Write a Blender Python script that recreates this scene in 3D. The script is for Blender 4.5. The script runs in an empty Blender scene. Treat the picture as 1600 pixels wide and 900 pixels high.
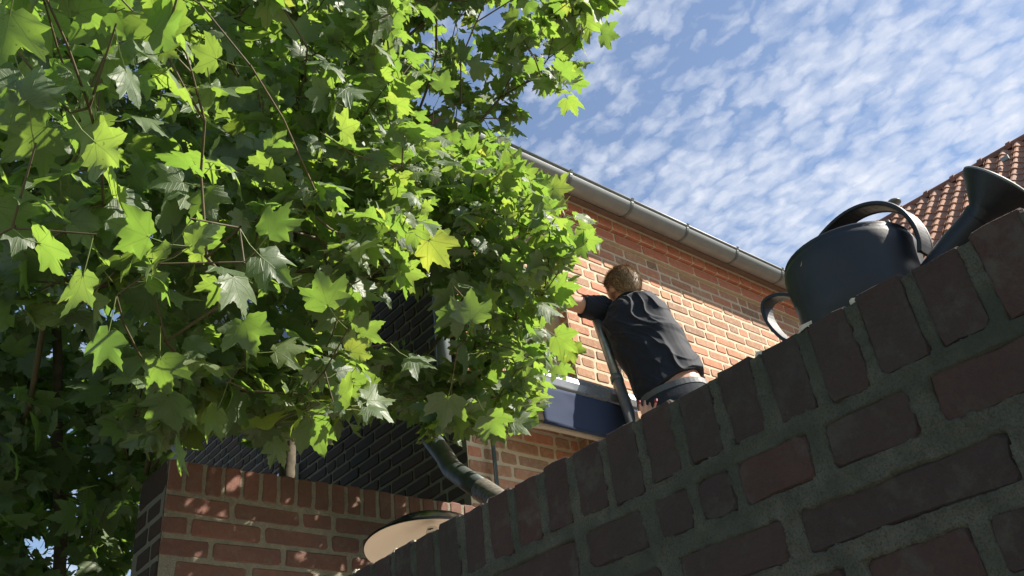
import bpy, bmesh, math, random
import numpy as np
from mathutils import Vector, Matrix, Euler, noise
R = random.Random(7)
rng = np.random.default_rng(11)
sc = bpy.context.scene
COL = sc.collection
EYE = 1.35

# ------------------------------------------------------------------ camera
FPX = 1384.0
AR = Vector((0.77694743, -0.62048834, -0.10652186))
AU = Vector((-0.26623837, -0.47715253, 0.8375217))
AW = Vector((0.57049963, 0.62235012, 0.53592024))
cam_d = bpy.data.cameras.new('camera')
cam_d.sensor_width = 36.0
cam_d.lens = FPX / 1600 * 36.0
cam_d.clip_start = 0.05
cam_d.clip_end = 2000
cam = bpy.data.objects.new('camera', cam_d)
COL.objects.link(cam)
cam.matrix_world = Matrix(((AR.x, AU.x, -AW.x, 0), (AR.y, AU.y, -AW.y, 0), (AR.z, AU.z, -AW.z, EYE), (0, 0, 0, 1)))
sc.camera = cam

# ------------------------------------------------------------------ light
SUN = Vector((1.15, -1.0, 1.42)).normalized()
sl = bpy.data.lights.new('sun', 'SUN')
sl.energy = 5.0
sl.angle = math.radians(0.5)
sl.color = (1.0, 0.93, 0.82)
so = bpy.data.objects.new('sun', sl)
so.rotation_euler = SUN.to_track_quat('Z', 'Y').to_euler()
so.location = (8, -6, 12)
COL.objects.link(so)
sc.view_settings.view_transform = 'Standard'
sc.view_settings.look = 'None'
sc.view_settings.exposure = 1.18
sc.view_settings.gamma = 1.0

world = bpy.data.worlds.new('World')
sc.world = world
world.use_nodes = True
wn, wl = world.node_tree.nodes, world.node_tree.links
wn.clear()


def N(nodes, typ, **kw):
    n = nodes.new(typ)
    for k, v in kw.items():
        if k in n.inputs.keys() if isinstance(k, str) else False:
            n.inputs[k].default_value = v
        else:
            setattr(n, k, v)
    return n


def build_sky():
    out = N(wn, 'ShaderNodeOutputWorld')
    bg = N(wn, 'ShaderNodeBackground')
    sky = N(wn, 'ShaderNodeTexSky', sky_type='NISHITA', sun_disc=False)
    sky.sun_elevation = math.asin(SUN.z)
    sky.sun_rotation = math.atan2(SUN.x, SUN.y)
    sky.air_density = 1.0
    sky.dust_density = 0.4
    sky.ozone_density = 1.6
    tc = N(wn, 'ShaderNodeTexCoord')
    sep = N(wn, 'ShaderNodeSeparateXYZ')
    wl.new(tc.outputs['Generated'], sep.inputs[0])
    mz = N(wn, 'ShaderNodeMath', operation='MAXIMUM')
    mz.inputs[1].default_value = 0.0
    wl.new(sep.outputs['Z'], mz.inputs[0])
    mz2 = N(wn, 'ShaderNodeMath', operation='ADD')
    mz2.inputs[1].default_value = 0.12
    wl.new(mz.outputs[0], mz2.inputs[0])
    dx = N(wn, 'ShaderNodeMath', operation='DIVIDE')
    dy = N(wn, 'ShaderNodeMath', operation='DIVIDE')
    wl.new(sep.outputs['X'], dx.inputs[0]); wl.new(mz2.outputs[0], dx.inputs[1])
    wl.new(sep.outputs['Y'], dy.inputs[0]); wl.new(mz2.outputs[0], dy.inputs[1])
    cb = N(wn, 'ShaderNodeCombineXYZ')
    wl.new(dx.outputs[0], cb.inputs[0]); wl.new(dy.outputs[0], cb.inputs[1])
    # cloud layer seen on a plane far above: small clumps in rows, a thicker bank to one side
    def noise_tex(vec, scale, detail, rough):
        t = N(wn, 'ShaderNodeTexNoise')
        t.inputs['Scale'].default_value = scale
        t.inputs['Detail'].default_value = detail
        t.inputs['Roughness'].default_value = rough
        wl.new(vec, t.inputs['Vector'])
        return t

    def mad(a_, b_, c_):
        m = N(wn, 'ShaderNodeMath', operation='MULTIPLY_ADD')
        for i, q in enumerate((a_, b_, c_)):
            if isinstance(q, (int, float)): m.inputs[i].default_value = q
            else: wl.new(q, m.inputs[i])
        return m.outputs[0]
    mp = N(wn, 'ShaderNodeMapping')
    mp.inputs['Rotation'].default_value = (0, 0, math.radians(-6))
    mp.inputs['Scale'].default_value = (1.4, 1.0, 1.0)
    wl.new(cb.outputs[0], mp.inputs[0])
    wob = noise_tex(mp.outputs[0], 16.0, 5.0, 0.6)
    wsub = N(wn, 'ShaderNodeVectorMath', operation='MULTIPLY_ADD')
    wsub.inputs[1].default_value = (0.075, 0.075, 0.0)
    wl.new(wob.outputs['Color'], wsub.inputs[0]); wl.new(mp.outputs[0], wsub.inputs[2])

    def puffs(scale, smooth):
        v = N(wn, 'ShaderNodeTexVoronoi', feature='SMOOTH_F1')
        v.inputs['Scale'].default_value = scale
        v.inputs['Smoothness'].default_value = smooth
        wl.new(wsub.outputs[0], v.inputs['Vector'])
        sq = N(wn, 'ShaderNodeMath', operation='POWER')
        wl.new(v.outputs['Distance'], sq.inputs[0]); sq.inputs[1].default_value = 1.5
        return mad(sq.outputs[0], -2.2, 1.0)
    fine = noise_tex(wsub.outputs[0], 48.0, 5.0, 0.65)
    shape = mad(puffs(24.0, 0.25), 0.62, mad(puffs(52.0, 0.2), 0.28, mad(fine.outputs['Fac'], 0.7, -0.35)))
    big = noise_tex(cb.outputs[0], 3.6, 5.0, 0.55)
    base = mad(big.outputs['Fac'], 1.7, -0.85)
    base = mad(dx.outputs[0], 0.75, base)
    base = mad(dy.outputs[0], 0.10, base)
    base = mad(1.0, -0.50, base)
    # thin veil where the layer is thin, nearly closed where it is thick; creases stay bluish
    cov = mad(shape, 0.60, base)
    rr = N(wn, 'ShaderNodeMapRange')
    rr.inputs['From Min'].default_value = 0.0
    rr.inputs['From Max'].default_value = 1.0
    rr.inputs['To Min'].default_value = 0.06
    rr.inputs['To Max'].default_value = 0.97
    wl.new(cov, rr.inputs['Value'])
    ramp = rr
    # low, toward the horizon, the layer closes up
    mix = N(wn, 'ShaderNodeMix', data_type='RGBA')
    wl.new(ramp.outputs[0], mix.inputs['Factor'])
    wl.new(sky.outputs[0], mix.inputs[6])
    mix.inputs[7].default_value = (4.9, 5.15, 5.75, 1)
    # blue of the clear air between the clouds
    tint = N(wn, 'ShaderNodeMix', data_type='RGBA', blend_type='MULTIPLY')
    tint.inputs['Factor'].default_value = 1.0
    wl.new(sky.outputs[0], tint.inputs[6])
    tint.inputs[7].default_value = (1.0, 1.0, 1.0, 1)
    wl.new(tint.outputs[2], mix.inputs[6])
    wl.new(mix.outputs[2], bg.inputs['Color'])
    bg.inputs['Strength'].default_value = 0.078
    wl.new(bg.outputs[0], out.inputs['Surface'])


build_sky()

# ------------------------------------------------------------------ helpers


def ray(px, py):
    d = AW * FPX + AR * (px - 800) - AU * (py - 450)
    return d.normalized()


def at(px, py, d):
    return ray(px, py) * d + Vector((0, 0, EYE))


def project(p):
    q = Vector(p) - Vector((0, 0, EYE))
    w = q.dot(AW)
    if w <= 0.01:
        return None
    return (800 + FPX * q.dot(AR) / w, 450 - FPX * q.dot(AU) / w, q.length)


def Z(z):
    return z + EYE


def tag(o, label=None, cat=None, group=None, kind=None):
    if label: o['label'] = label
    if cat: o['category'] = cat
    if group: o['group'] = group
    if kind: o['kind'] = kind
    return o


def link(name, me, mat=None, parent=None, smooth=False):
    if mat is not None and not me.materials:
        me.materials.append(mat)
    o = bpy.data.objects.new(name, me)
    COL.objects.link(o)
    if parent is not None:
        o.parent = parent
        o.matrix_parent_inverse = parent.matrix_world.inverted()
    if smooth:
        me.polygons.foreach_set('use_smooth', [True] * len(me.polygons))
    return o


def empty(name, loc=(0, 0, 0), **kw):
    o = bpy.data.objects.new(name, None)
    o.empty_display_size = 0.2
    o.location = loc
    o.matrix_world = Matrix.Translation(loc)
    COL.objects.link(o)
    tag(o, **kw)
    return o


class MB:
    """collects verts and faces for one mesh"""

    def __init__(s):
        s.v = []; s.f = []

    def add(s, vs, fs):
        k = len(s.v)
        s.v += [tuple(v) for v in vs]
        s.f += [tuple(i + k for i in f) for f in fs]

    def box(s, a, b):
        x0, y0, z0 = a; x1, y1, z1 = b
        s.add([(x0, y0, z0), (x1, y0, z0), (x1, y1, z0), (x0, y1, z0), (x0, y0, z1), (x1, y0, z1), (x1, y1, z1), (x0, y1, z1)],
              [(3, 2, 1, 0), (4, 5, 6, 7), (0, 1, 5, 4), (1, 2, 6, 5), (2, 3, 7, 6), (3, 0, 4, 7)])

    def tube(s, pts, rad, seg=8, cap=True, closed=False):
        pts = [Vector(p) for p in pts]
        n = len(pts)
        if not hasattr(rad, '__len__'): rad = [rad] * n
        rings = []
        up = None
        for i, p in enumerate(pts):
            if closed:
                t = pts[(i + 1) % n] - pts[i - 1]
            else:
                t = pts[min(i + 1, n - 1)] - pts[max(i - 1, 0)]
            t.normalize()
            if up is None:
                up = Vector((0, 0, 1)) if abs(t.z) < 0.9 else Vector((1, 0, 0))
            u = (up - t * up.dot(t)).normalized()
            w = t.cross(u)
            up = u
            rings.append([p + (u * math.cos(a) + w * math.sin(a)) * rad[i] for a in [2 * math.pi * k / seg for k in range(seg)]])
        vs = [v for r in rings for v in r]
        fs = []
        for i in range(n - 1 + (1 if closed else 0)):
            j = (i + 1) % n
            for k in range(seg):
                k2 = (k + 1) % seg
                fs.append((i * seg + k, i * seg + k2, j * seg + k2, j * seg + k))
        if cap and not closed:
            fs.append(tuple(range(seg))[::-1])
            fs.append(tuple((n - 1) * seg + k for k in range(seg)))
        s.add(vs, fs)

    def strap(s, pts, side, w, t):
        """flat band: side = width direction, t thickness"""
        pts = [Vector(p) for p in pts]; side = Vector(side).normalized()
        vs = []
        for i, p in enumerate(pts):
            tg = (pts[min(i + 1, len(pts) - 1)] - pts[max(i - 1, 0)]).normalized()
            nn = tg.cross(side).normalized()
            for a, b in ((-1, -1), (1, -1), (1, 1), (-1, 1)):
                vs.append(p + side * a * w / 2 + nn * b * t / 2)
        fs = []
        for i in range(len(pts) - 1):
            for k in range(4):
                k2 = (k + 1) % 4
                fs.append((i * 4 + k, i * 4 + k2, i * 4 + 4 + k2, i * 4 + 4 + k))
        fs.append((3, 2, 1, 0)); e = (len(pts) - 1) * 4
        fs.append((e, e + 1, e + 2, e + 3))
        s.add(vs, fs)

    def lathe(s, prof, seg=32, M=None, ellip=(1, 1), close=False):
        vs = []
        for r, z in prof:
            for k in range(seg):
                a = 2 * math.pi * k / seg
                v = Vector((r * math.cos(a) * ellip[0], r * math.sin(a) * ellip[1], z))
                vs.append(M @ v if M else v)
        fs = []
        m = len(prof)
        for i in range(m - 1 + (1 if close else 0)):
            j = (i + 1) % m
            for k in range(seg):
                k2 = (k + 1) % seg
                fs.append((i * seg + k, i * seg + k2, j * seg + k2, j * seg + k))
        s.add(vs, fs)

    def mesh(s, name):
        me = bpy.data.meshes.new(name)
        me.from_pydata(s.v, [], s.f)
        me.update()
        return me

    def build(s, name, mat, parent=None, smooth=False, bevel=0, recalc=True):
        me = s.mesh(name)
        if recalc:
            bm = bmesh.new(); bm.from_mesh(me)
            bmesh.ops.recalc_face_normals(bm, faces=bm.faces)
            bm.to_mesh(me); bm.free()
        o = link(name, me, mat, parent, smooth)
        if bevel:
            m = o.modifiers.new('bevel', 'BEVEL'); m.width = bevel; m.segments = 2; m.limit_method = 'ANGLE'
        return o


# ------------------------------------------------------------------ materials


def new_mat(name):
    m = bpy.data.materials.new(name)
    m.use_nodes = True
    m.node_tree.nodes.clear()
    return m, m.node_tree.nodes, m.node_tree.links


def ramp_node(n, stops):
    r = n.new('ShaderNodeValToRGB')
    e = r.color_ramp.elements
    while len(e) < len(stops): e.new(0.5)
    for el, (p, c) in zip(e, stops):
        el.position = p; el.color = tuple(c) + (1,)
    return r


def mixc(n, l, fac, a, b, blend='MIX'):
    m = n.new('ShaderNodeMix'); m.data_type = 'RGBA'; m.blend_type = blend
    for sock, val in ((0, fac), (6, a), (7, b)):
        if isinstance(val, bpy.types.NodeSocket): l.new(val, m.inputs[sock])
        elif isinstance(val, (tuple, list)): m.inputs[sock].default_value = tuple(val)[:3] + (1,)
        else: m.inputs[sock].default_value = val
    return m.outputs[2]


def tex_noise(n, l, vec, scale, detail=4, rough=0.55):
    t = n.new('ShaderNodeTexNoise')
    t.inputs['Scale'].default_value = scale; t.inputs['Detail'].default_value = detail; t.inputs['Roughness'].default_value = rough
    l.new(vec, t.inputs['Vector'])
    return t.outputs['Fac']


def rng_node(n, l, v, a, b, c=0.0, d=1.0):
    m = n.new('ShaderNodeMapRange')
    m.inputs['From Min'].default_value = a; m.inputs['From Max'].default_value = b
    m.inputs['To Min'].default_value = c; m.inputs['To Max'].default_value = d
    l.new(v, m.inputs['Value'])
    return m.outputs[0]


def geo_pos(n):
    return n.new('ShaderNodeNewGeometry').outputs['Position']


def finish(n, l, col, rough=0.8, bump=None, bstr=0.3, bdist=0.01, metal=0.0, spec=0.5, **kw):
    p = n.new('ShaderNodeBsdfPrincipled')
    o = n.new('ShaderNodeOutputMaterial')
    for sock, val in (('Base Color', col), ('Roughness', rough), ('Metallic', metal), ('Specular IOR Level', spec)):
        if isinstance(val, bpy.types.NodeSocket): l.new(val, p.inputs[sock])
        elif isinstance(val, (tuple, list)): p.inputs[sock].default_value = tuple(val)[:3] + (1,)
        else: p.inputs[sock].default_value = val
    for k, v in kw.items(): p.inputs[k].default_value = v
    if bump is not None:
        b = n.new('ShaderNodeBump'); b.inputs['Strength'].default_value = bstr; b.inputs['Distance'].default_value = bdist
        l.new(bump, b.inputs['Height']); l.new(b.outputs[0], p.inputs['Normal'])
    l.new(p.outputs[0], o.inputs['Surface'])
    return p


def mat_brick(name, cols, lime=(0.42, 0.36, 0.28), lime_amt=0.35, grime=None, grime_amt=0.0, rough=0.88, bscale=1.0, bump=0.7):
    m, n, l = new_mat(name)
    pos = geo_pos(n)
    oi = n.new('ShaderNodeObjectInfo')
    g = n.new('ShaderNodeNewGeometry')
    add = n.new('ShaderNodeMath'); add.operation = 'ADD'
    l.new(oi.outputs['Random'], add.inputs[0]); l.new(g.outputs['Random Per Island'], add.inputs[1])
    fr = n.new('ShaderNodeMath'); fr.operation = 'FRACT'; l.new(add.outputs[0], fr.inputs[0])
    k = len(cols)
    r = ramp_node(n, [(i / (k - 1), c) for i, c in enumerate(cols)])
    l.new(fr.outputs[0], r.inputs[0])
    n1 = tex_noise(n, l, pos, 45 * bscale, 6, 0.65)
    n2 = tex_noise(n, l, pos, 260 * bscale, 4, 0.6)
    c = mixc(n, l, rng_node(n, l, n1, 0.3, 0.75, 0.0, 0.5), r.outputs[0], (0.5, 0.42, 0.36), 'MULTIPLY')
    c = mixc(n, l, rng_node(n, l, n2, 0.35, 0.7, 0.0, 0.3), c, (0.6, 0.5, 0.42), 'MULTIPLY')
    n3 = tex_noise(n, l, pos, 28 * bscale, 7, 0.7)
    c = mixc(n, l, rng_node(n, l, n3, 0.52, 0.72, 0.0, lime_amt), c, lime)
    if grime:
        n4 = tex_noise(n, l, pos, 7 * bscale, 5, 0.6)
        c = mixc(n, l, rng_node(n, l, n4, 0.38, 0.68, 0.15, grime_amt), c, grime)
    bsum = n.new('ShaderNodeMath'); bsum.operation = 'MULTIPLY_ADD'; bsum.inputs[1].default_value = 0.5
    l.new(n2, bsum.inputs[0]); l.new(n1, bsum.inputs[2])
    finish(n, l, c, rough, bsum.outputs[0], bump, 0.004 * bump / 0.7, spec=0.25)
    return m


def mat_mortar(name, a, b, speck=0.3, grime=None, grime_amt=0.0, bscale=1.0):
    m, n, l = new_mat(name)
    pos = geo_pos(n)
    n1 = tex_noise(n, l, pos, 30 * bscale, 6, 0.7)
    c = mixc(n, l, rng_node(n, l, n1, 0.3, 0.7), a, b)
    n2 = tex_noise(n, l, pos, 420 * bscale, 3, 0.7)
    c = mixc(n, l, rng_node(n, l, n2, 0.45, 0.7, 0, speck), c, (0.25, 0.24, 0.21), 'MULTIPLY')
    if grime:
        n4 = tex_noise(n, l, pos, 6 * bscale, 5, 0.6)
        c = mixc(n, l, rng_node(n, l, n4, 0.35, 0.65, 0.1, grime_amt), c, grime)
    bsum = n.new('ShaderNodeMath'); bsum.operation = 'MULTIPLY_ADD'; bsum.inputs[1].default_value = 0.5
    l.new(n2, bsum.inputs[0]); l.new(n1, bsum.inputs[2])
    finish(n, l, c, 0.95, bsum.outputs[0], 0.9, 0.004, spec=0.2)
    return m


def mat_plain(name, col, rough=0.5, metal=0.0, nscale=20, namt=0.25, dark=None, bump=0.1, spec=0.5, **kw):
    m, n, l = new_mat(name)
    pos = geo_pos(n)
    n1 = tex_noise(n, l, pos, nscale, 6, 0.6)
    dk = dark or tuple(c * 0.6 for c in col)
    c = mixc(n, l, rng_node(n, l, n1, 0.3, 0.75, 0, namt * 2), col, dk)
    rr = rng_node(n, l, n1, 0.3, 0.7, max(0.02, rough - 0.1), min(1, rough + 0.12))
    finish(n, l, c, rr, n1, bump, 0.003, metal, spec, **kw)
    return m


HOUSE_REDS = [(0.52, 0.27, 0.165), (0.40, 0.23, 0.15), (0.56, 0.33, 0.20), (0.32, 0.20, 0.14), (0.46, 0.30, 0.20), (0.60, 0.26, 0.16), (0.42, 0.28, 0.19)]
M = {}
M['brick_house'] = mat_brick('house brick', HOUSE_REDS, (0.58, 0.47, 0.34), 0.6)
M['mortar_house'] = mat_mortar('house mortar', (0.68, 0.58, 0.42), (0.56, 0.47, 0.34), 0.3)
M['brick_cornice'] = mat_brick('cornice brick', [(0.58, 0.23, 0.15), (0.50, 0.20, 0.13), (0.62, 0.26, 0.17), (0.54, 0.23, 0.15)], (0.55, 0.40, 0.3), 0.25)
M['brick_shaded'] = mat_brick('shaded side brick', [(0.075, 0.04, 0.03), (0.055, 0.034, 0.028), (0.09, 0.045, 0.033), (0.05, 0.034, 0.03)], (0.09, 0.08, 0.06), 0.3, (0.03, 0.032, 0.026), 0.7)  # dark copy of the wall brick, shade of the side faces in its colour
M['mortar_shaded'] = mat_mortar('shaded side mortar', (0.24, 0.225, 0.18), (0.17, 0.16, 0.13), 0.4, (0.11, 0.11, 0.085), 0.4)  # mortar for the same faces, shade mixed into the tone
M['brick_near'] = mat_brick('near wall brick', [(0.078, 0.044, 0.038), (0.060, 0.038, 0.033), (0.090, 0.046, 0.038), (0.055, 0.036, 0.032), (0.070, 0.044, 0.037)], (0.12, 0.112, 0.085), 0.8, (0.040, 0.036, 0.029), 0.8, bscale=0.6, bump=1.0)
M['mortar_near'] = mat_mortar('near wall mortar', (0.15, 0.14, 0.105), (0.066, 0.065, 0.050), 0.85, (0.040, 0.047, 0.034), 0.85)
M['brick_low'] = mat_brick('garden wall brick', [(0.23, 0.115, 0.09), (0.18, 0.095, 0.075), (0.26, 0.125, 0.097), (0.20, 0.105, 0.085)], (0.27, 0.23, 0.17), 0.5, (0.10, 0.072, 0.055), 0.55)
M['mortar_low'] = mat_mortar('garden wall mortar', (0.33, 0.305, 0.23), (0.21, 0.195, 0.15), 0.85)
M['zinc'] = mat_plain('zinc', (0.23, 0.25, 0.245), 0.5, 0.08, 9, 0.3, (0.15, 0.16, 0.16), 0.05)
M['zinc_dark'] = mat_plain('weathered zinc', (0.15, 0.17, 0.17), 0.45, 0.3, 25, 0.4, (0.10, 0.12, 0.12), 0.15)
M['black_plastic'] = mat_plain('black plastic', (0.009, 0.012, 0.016), 0.48, 0, 30, 0.5, (0.022, 0.025, 0.027), 0.25, 0.4)
M['soffit'] = mat_plain('soffit board', (0.17, 0.12, 0.09), 0.8)
M['far_tile'] = mat_brick('clay pantile', [(0.52, 0.24, 0.13), (0.44, 0.22, 0.13), (0.56, 0.28, 0.16), (0.40, 0.22, 0.15), (0.50, 0.27, 0.17)], (0.45, 0.34, 0.24), 0.4, (0.22, 0.13, 0.10), 0.4, 0.8, 0.3)
M['ridge_tile'] = mat_brick('dark ridge tile', [(0.30, 0.14, 0.10), (0.22, 0.11, 0.08)], (0.2, 0.17, 0.14), 0.3, None, 0, 0.8, 0.3)
M['far_wall'] = mat_brick('far wall brick', [(0.3, 0.13, 0.08), (0.35, 0.15, 0.09)], (0.3, 0.25, 0.2), 0.3, None, 0, 0.9, 0.5)
M['cassette'] = mat_plain('grey awning metal', (0.30, 0.32, 0.34), 0.32, 0.6, 6, 0.15)
M['bracket'] = mat_plain('cream bracket', (0.55, 0.50, 0.42), 0.6, 0, 12, 0.25)
M['glass_dark'] = mat_plain('window glass', (0.02, 0.025, 0.03), 0.06, 0, 3, 0.1, None, 0.0, 0.8)
M['white_frame'] = mat_plain('white painted wood', (0.72, 0.73, 0.72), 0.45, 0, 14, 0.15)
M['steel'] = mat_plain('dull ladder aluminium', (0.36, 0.37, 0.37), 0.38, 0.7, 30, 0.35, (0.2, 0.21, 0.21), 0.08)
M['skin'] = mat_plain('skin', (0.50, 0.27, 0.18), 0.5, 0, 35, 0.2, (0.40, 0.18, 0.12), 0.05, Subsurface_Weight=0.0) if False else mat_plain('skin', (0.50, 0.27, 0.18), 0.5, 0, 35, 0.2, (0.40, 0.18, 0.12), 0.05)
M['denim'] = mat_plain('dark trousers', (0.02, 0.024, 0.03), 0.85, 0, 90, 0.4, (0.035, 0.04, 0.05), 0.3, 0.2)
M['belt'] = mat_plain('woven grey belt', (0.10, 0.105, 0.11), 0.6, 0, 200, 0.3, None, 0.4)
M['enamel_black'] = mat_plain('black enamel', (0.012, 0.012, 0.014), 0.18, 0, 8, 0.2)
M['enamel_cream'] = mat_plain('cream enamel inside', (0.90, 0.82, 0.72), 0.45, 0, 5, 0.1, (0.84, 0.75, 0.64))
M['leaf_dry'] = mat_plain('dry leaf bits', (0.42, 0.30, 0.16), 0.8)
M['rose_rim'] = mat_plain('dusty grey plastic', (0.20, 0.21, 0.20), 0.6, 0, 60, 0.4, (0.10, 0.11, 0.11))
M['bark'] = mat_plain('bark', (0.15, 0.12, 0.085), 0.85, 0, 30, 0.5, (0.06, 0.055, 0.04), 0.6, 0.2)
M['twig'] = mat_plain('green brown twig', (0.12, 0.10, 0.05), 0.7, 0, 30, 0.4, (0.07, 0.055, 0.035), 0.3, 0.3)
M['red_paint'] = mat_plain('red paint', (0.30, 0.03, 0.05), 0.35, 0, 60, 0.2)


def mat_shirt():
    m, n, l = new_mat('black cotton')
    pos = geo_pos(n)
    n1 = tex_noise(n, l, pos, 900, 2, 0.5)
    c = mixc(n, l, n1, (0.007, 0.010, 0.016), (0.013, 0.017, 0.026))
    p = finish(n, l, c, 0.75, n1, 0.25, 0.0008, 0, 0.25)
    p.inputs['Sheen Weight'].default_value = 0.12
    p.inputs['Sheen Roughness'].default_value = 0.4
    return m


def mat_fabric():
    m, n, l = new_mat('navy awning cloth')
    pos = geo_pos(n)
    n1 = tex_noise(n, l, pos, 700, 2, 0.5)
    c = mixc(n, l, n1, (0.028, 0.038, 0.072), (0.038, 0.052, 0.095))
    n2 = tex_noise(n, l, pos, 5, 3, 0.5)
    finish(n, l, c, 0.85, n1, 0.3, 0.001, 0, 0.2)
    return m


def mat_hair():
    m, n, l = new_mat('light brown hair')
    pos = geo_pos(n)
    g = n.new('ShaderNodeNewGeometry')
    r = ramp_node(n, [(0, (0.12, 0.075, 0.042)), (0.5, (0.26, 0.17, 0.095)), (1, (0.52, 0.37, 0.21))])
    l.new(g.outputs['Random Per Island'], r.inputs[0])
    finish(n, l, r.outputs[0], 0.45, None, spec=0.4)
    return m


M['shirt'] = mat_shirt()
M['fabric'] = mat_fabric()
M['hair'] = mat_hair()


def mat_leaf():
    m, n, l = new_mat('plane tree leaf')
    g = n.new('ShaderNodeNewGeometry')
    oi = n.new('ShaderNodeObjectInfo')
    add = n.new('ShaderNodeMath'); add.operation = 'ADD'
    l.new(oi.outputs['Random'], add.inputs[0]); l.new(g.outputs['Random Per Island'], add.inputs[1])
    fr = n.new('ShaderNodeMath'); fr.operation = 'FRACT'; l.new(add.outputs[0], fr.inputs[0])
    uv = n.new('ShaderNodeUVMap'); uv.uv_map = 'leaf'
    # veins: five rays from the petiole joint and fine side veins
    sep = n.new('ShaderNodeSeparateXYZ'); l.new(uv.outputs[0], sep.inputs[0])
    ax = n.new('ShaderNodeMath'); ax.operation = 'ABSOLUTE'; l.new(sep.outputs[0], ax.inputs[0])
    dmin = None
    tests = []
    for ang in (0, 44, 84):
        c, s = math.cos(math.radians(ang)), math.sin(math.radians(ang))
        # perpendicular distance = |x*c - y*s| ; along = x*s + y*c
        a1 = n.new('ShaderNodeMath'); a1.operation = 'MULTIPLY'; a1.inputs[1].default_value = c; l.new(ax.outputs[0], a1.inputs[0])
        a2 = n.new('ShaderNodeMath'); a2.operation = 'MULTIPLY_ADD'; a2.inputs[1].default_value = -s
        l.new(sep.outputs[1], a2.inputs[0]); l.new(a1.outputs[0], a2.inputs[2])
        a3 = n.new('ShaderNodeMath'); a3.operation = 'ABSOLUTE'; l.new(a2.outputs[0], a3.inputs[0])
        if dmin is None: dmin = a3.outputs[0]
        else:
            mm = n.new('ShaderNodeMath'); mm.operation = 'MINIMUM'
            l.new(dmin, mm.inputs[0]); l.new(a3.outputs[0], mm.inputs[1]); dmin = mm.outputs[0]
    vein = rng_node(n, l, dmin, 0.004, 0.016, 0.8, 0.0)
    # side veins
    ysum = n.new('ShaderNodeMath'); ysum.operation = 'MULTIPLY_ADD'; ysum.inputs[1].default_value = -0.7
    l.new(ax.outputs[0], ysum.inputs[0]); l.new(sep.outputs[1], ysum.inputs[2])
    wv = n.new('ShaderNodeMath'); wv.operation = 'PINGPONG'; wv.inputs[1].default_value = 0.065
    l.new(ysum.outputs[0], wv.inputs[0])
    sv = rng_node(n, l, wv.outputs[0], 0.0, 0.010, 0.28, 0.0)
    vmax = n.new('ShaderNodeMath'); vmax.operation = 'MAXIMUM'; l.new(vein, vmax.inputs[0]); l.new(sv, vmax.inputs[1])
    top = ramp_node(n, [(0, (0.075, 0.115, 0.055)), (0.45, (0.105, 0.15, 0.075)), (0.8, (0.14, 0.19, 0.095)), (1, (0.17, 0.22, 0.10))])
    l.new(fr.outputs[0], top.inputs[0])
    tr = ramp_node(n, [(0, (0.24, 0.42, 0.05)), (0.5, (0.33, 0.52, 0.06)), (0.88, (0.42, 0.58, 0.07)), (0.97, (0.48, 0.62, 0.07)), (1, (0.62, 0.64, 0.08))])
    l.new(fr.outputs[0], tr.inputs[0])
    pos = geo_pos(n)
    bl = tex_noise(n, l, pos, 60, 4, 0.6)
    topc = mixc(n, l, rng_node(n, l, bl, 0.35, 0.7, 0, 0.35), top.outputs[0], (0.05, 0.08, 0.03))
    spn = tex_noise(n, l, pos, 170, 3, 0.6)
    spots = rng_node(n, l, spn, 0.66, 0.72, 0.0, 0.8)
    topc = mixc(n, l, spots, topc, (0.10, 0.07, 0.03))
    under = mixc(n, l, 0.6, topc, (0.14, 0.18, 0.11))
    c1 = mixc(n, l, g.outputs['Backfacing'], topc, under)
    c2 = mixc(n, l, vmax.outputs[0], c1, (0.16, 0.22, 0.09))
    trc = mixc(n, l, vmax.outputs[0], tr.outputs[0], (0.20, 0.30, 0.05))
    lobe = tex_noise(n, l, pos, 14, 3, 0.5)
    trc = mixc(n, l, rng_node(n, l, lobe, 0.3, 0.7, 0.0, 0.5), trc, (0.17, 0.34, 0.04))
    trc = mixc(n, l, spots, trc, (0.12, 0.10, 0.02))
    p = n.new('ShaderNodeBsdfPrincipled')
    l.new(c2, p.inputs['Base Color'])
    p.inputs['Roughness'].default_value = 0.50
    p.inputs['Specular IOR Level'].default_value = 0.7
    b = n.new('ShaderNodeBump'); b.inputs['Strength'].default_value = 0.5; b.inputs['Distance'].default_value = 0.003
    hsum = n.new('ShaderNodeMath'); hsum.operation = 'MULTIPLY_ADD'; hsum.inputs[1].default_value = 0.5
    l.new(bl, hsum.inputs[0]); l.new(vmax.outputs[0], hsum.inputs[2])
    l.new(hsum.outputs[0], b.inputs['Height']); l.new(b.outputs[0], p.inputs['Normal'])
    t = n.new('ShaderNodeBsdfTranslucent'); l.new(trc, t.inputs['Color'])
    mx = n.new('ShaderNodeMixShader'); mx.inputs[0].default_value = 0.46
    l.new(p.outputs[0], mx.inputs[1]); l.new(t.outputs[0], mx.inputs[2])
    o = n.new('ShaderNodeOutputMaterial'); l.new(mx.outputs[0], o.inputs['Surface'])
    return m


M['leaf'] = mat_leaf()

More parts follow.
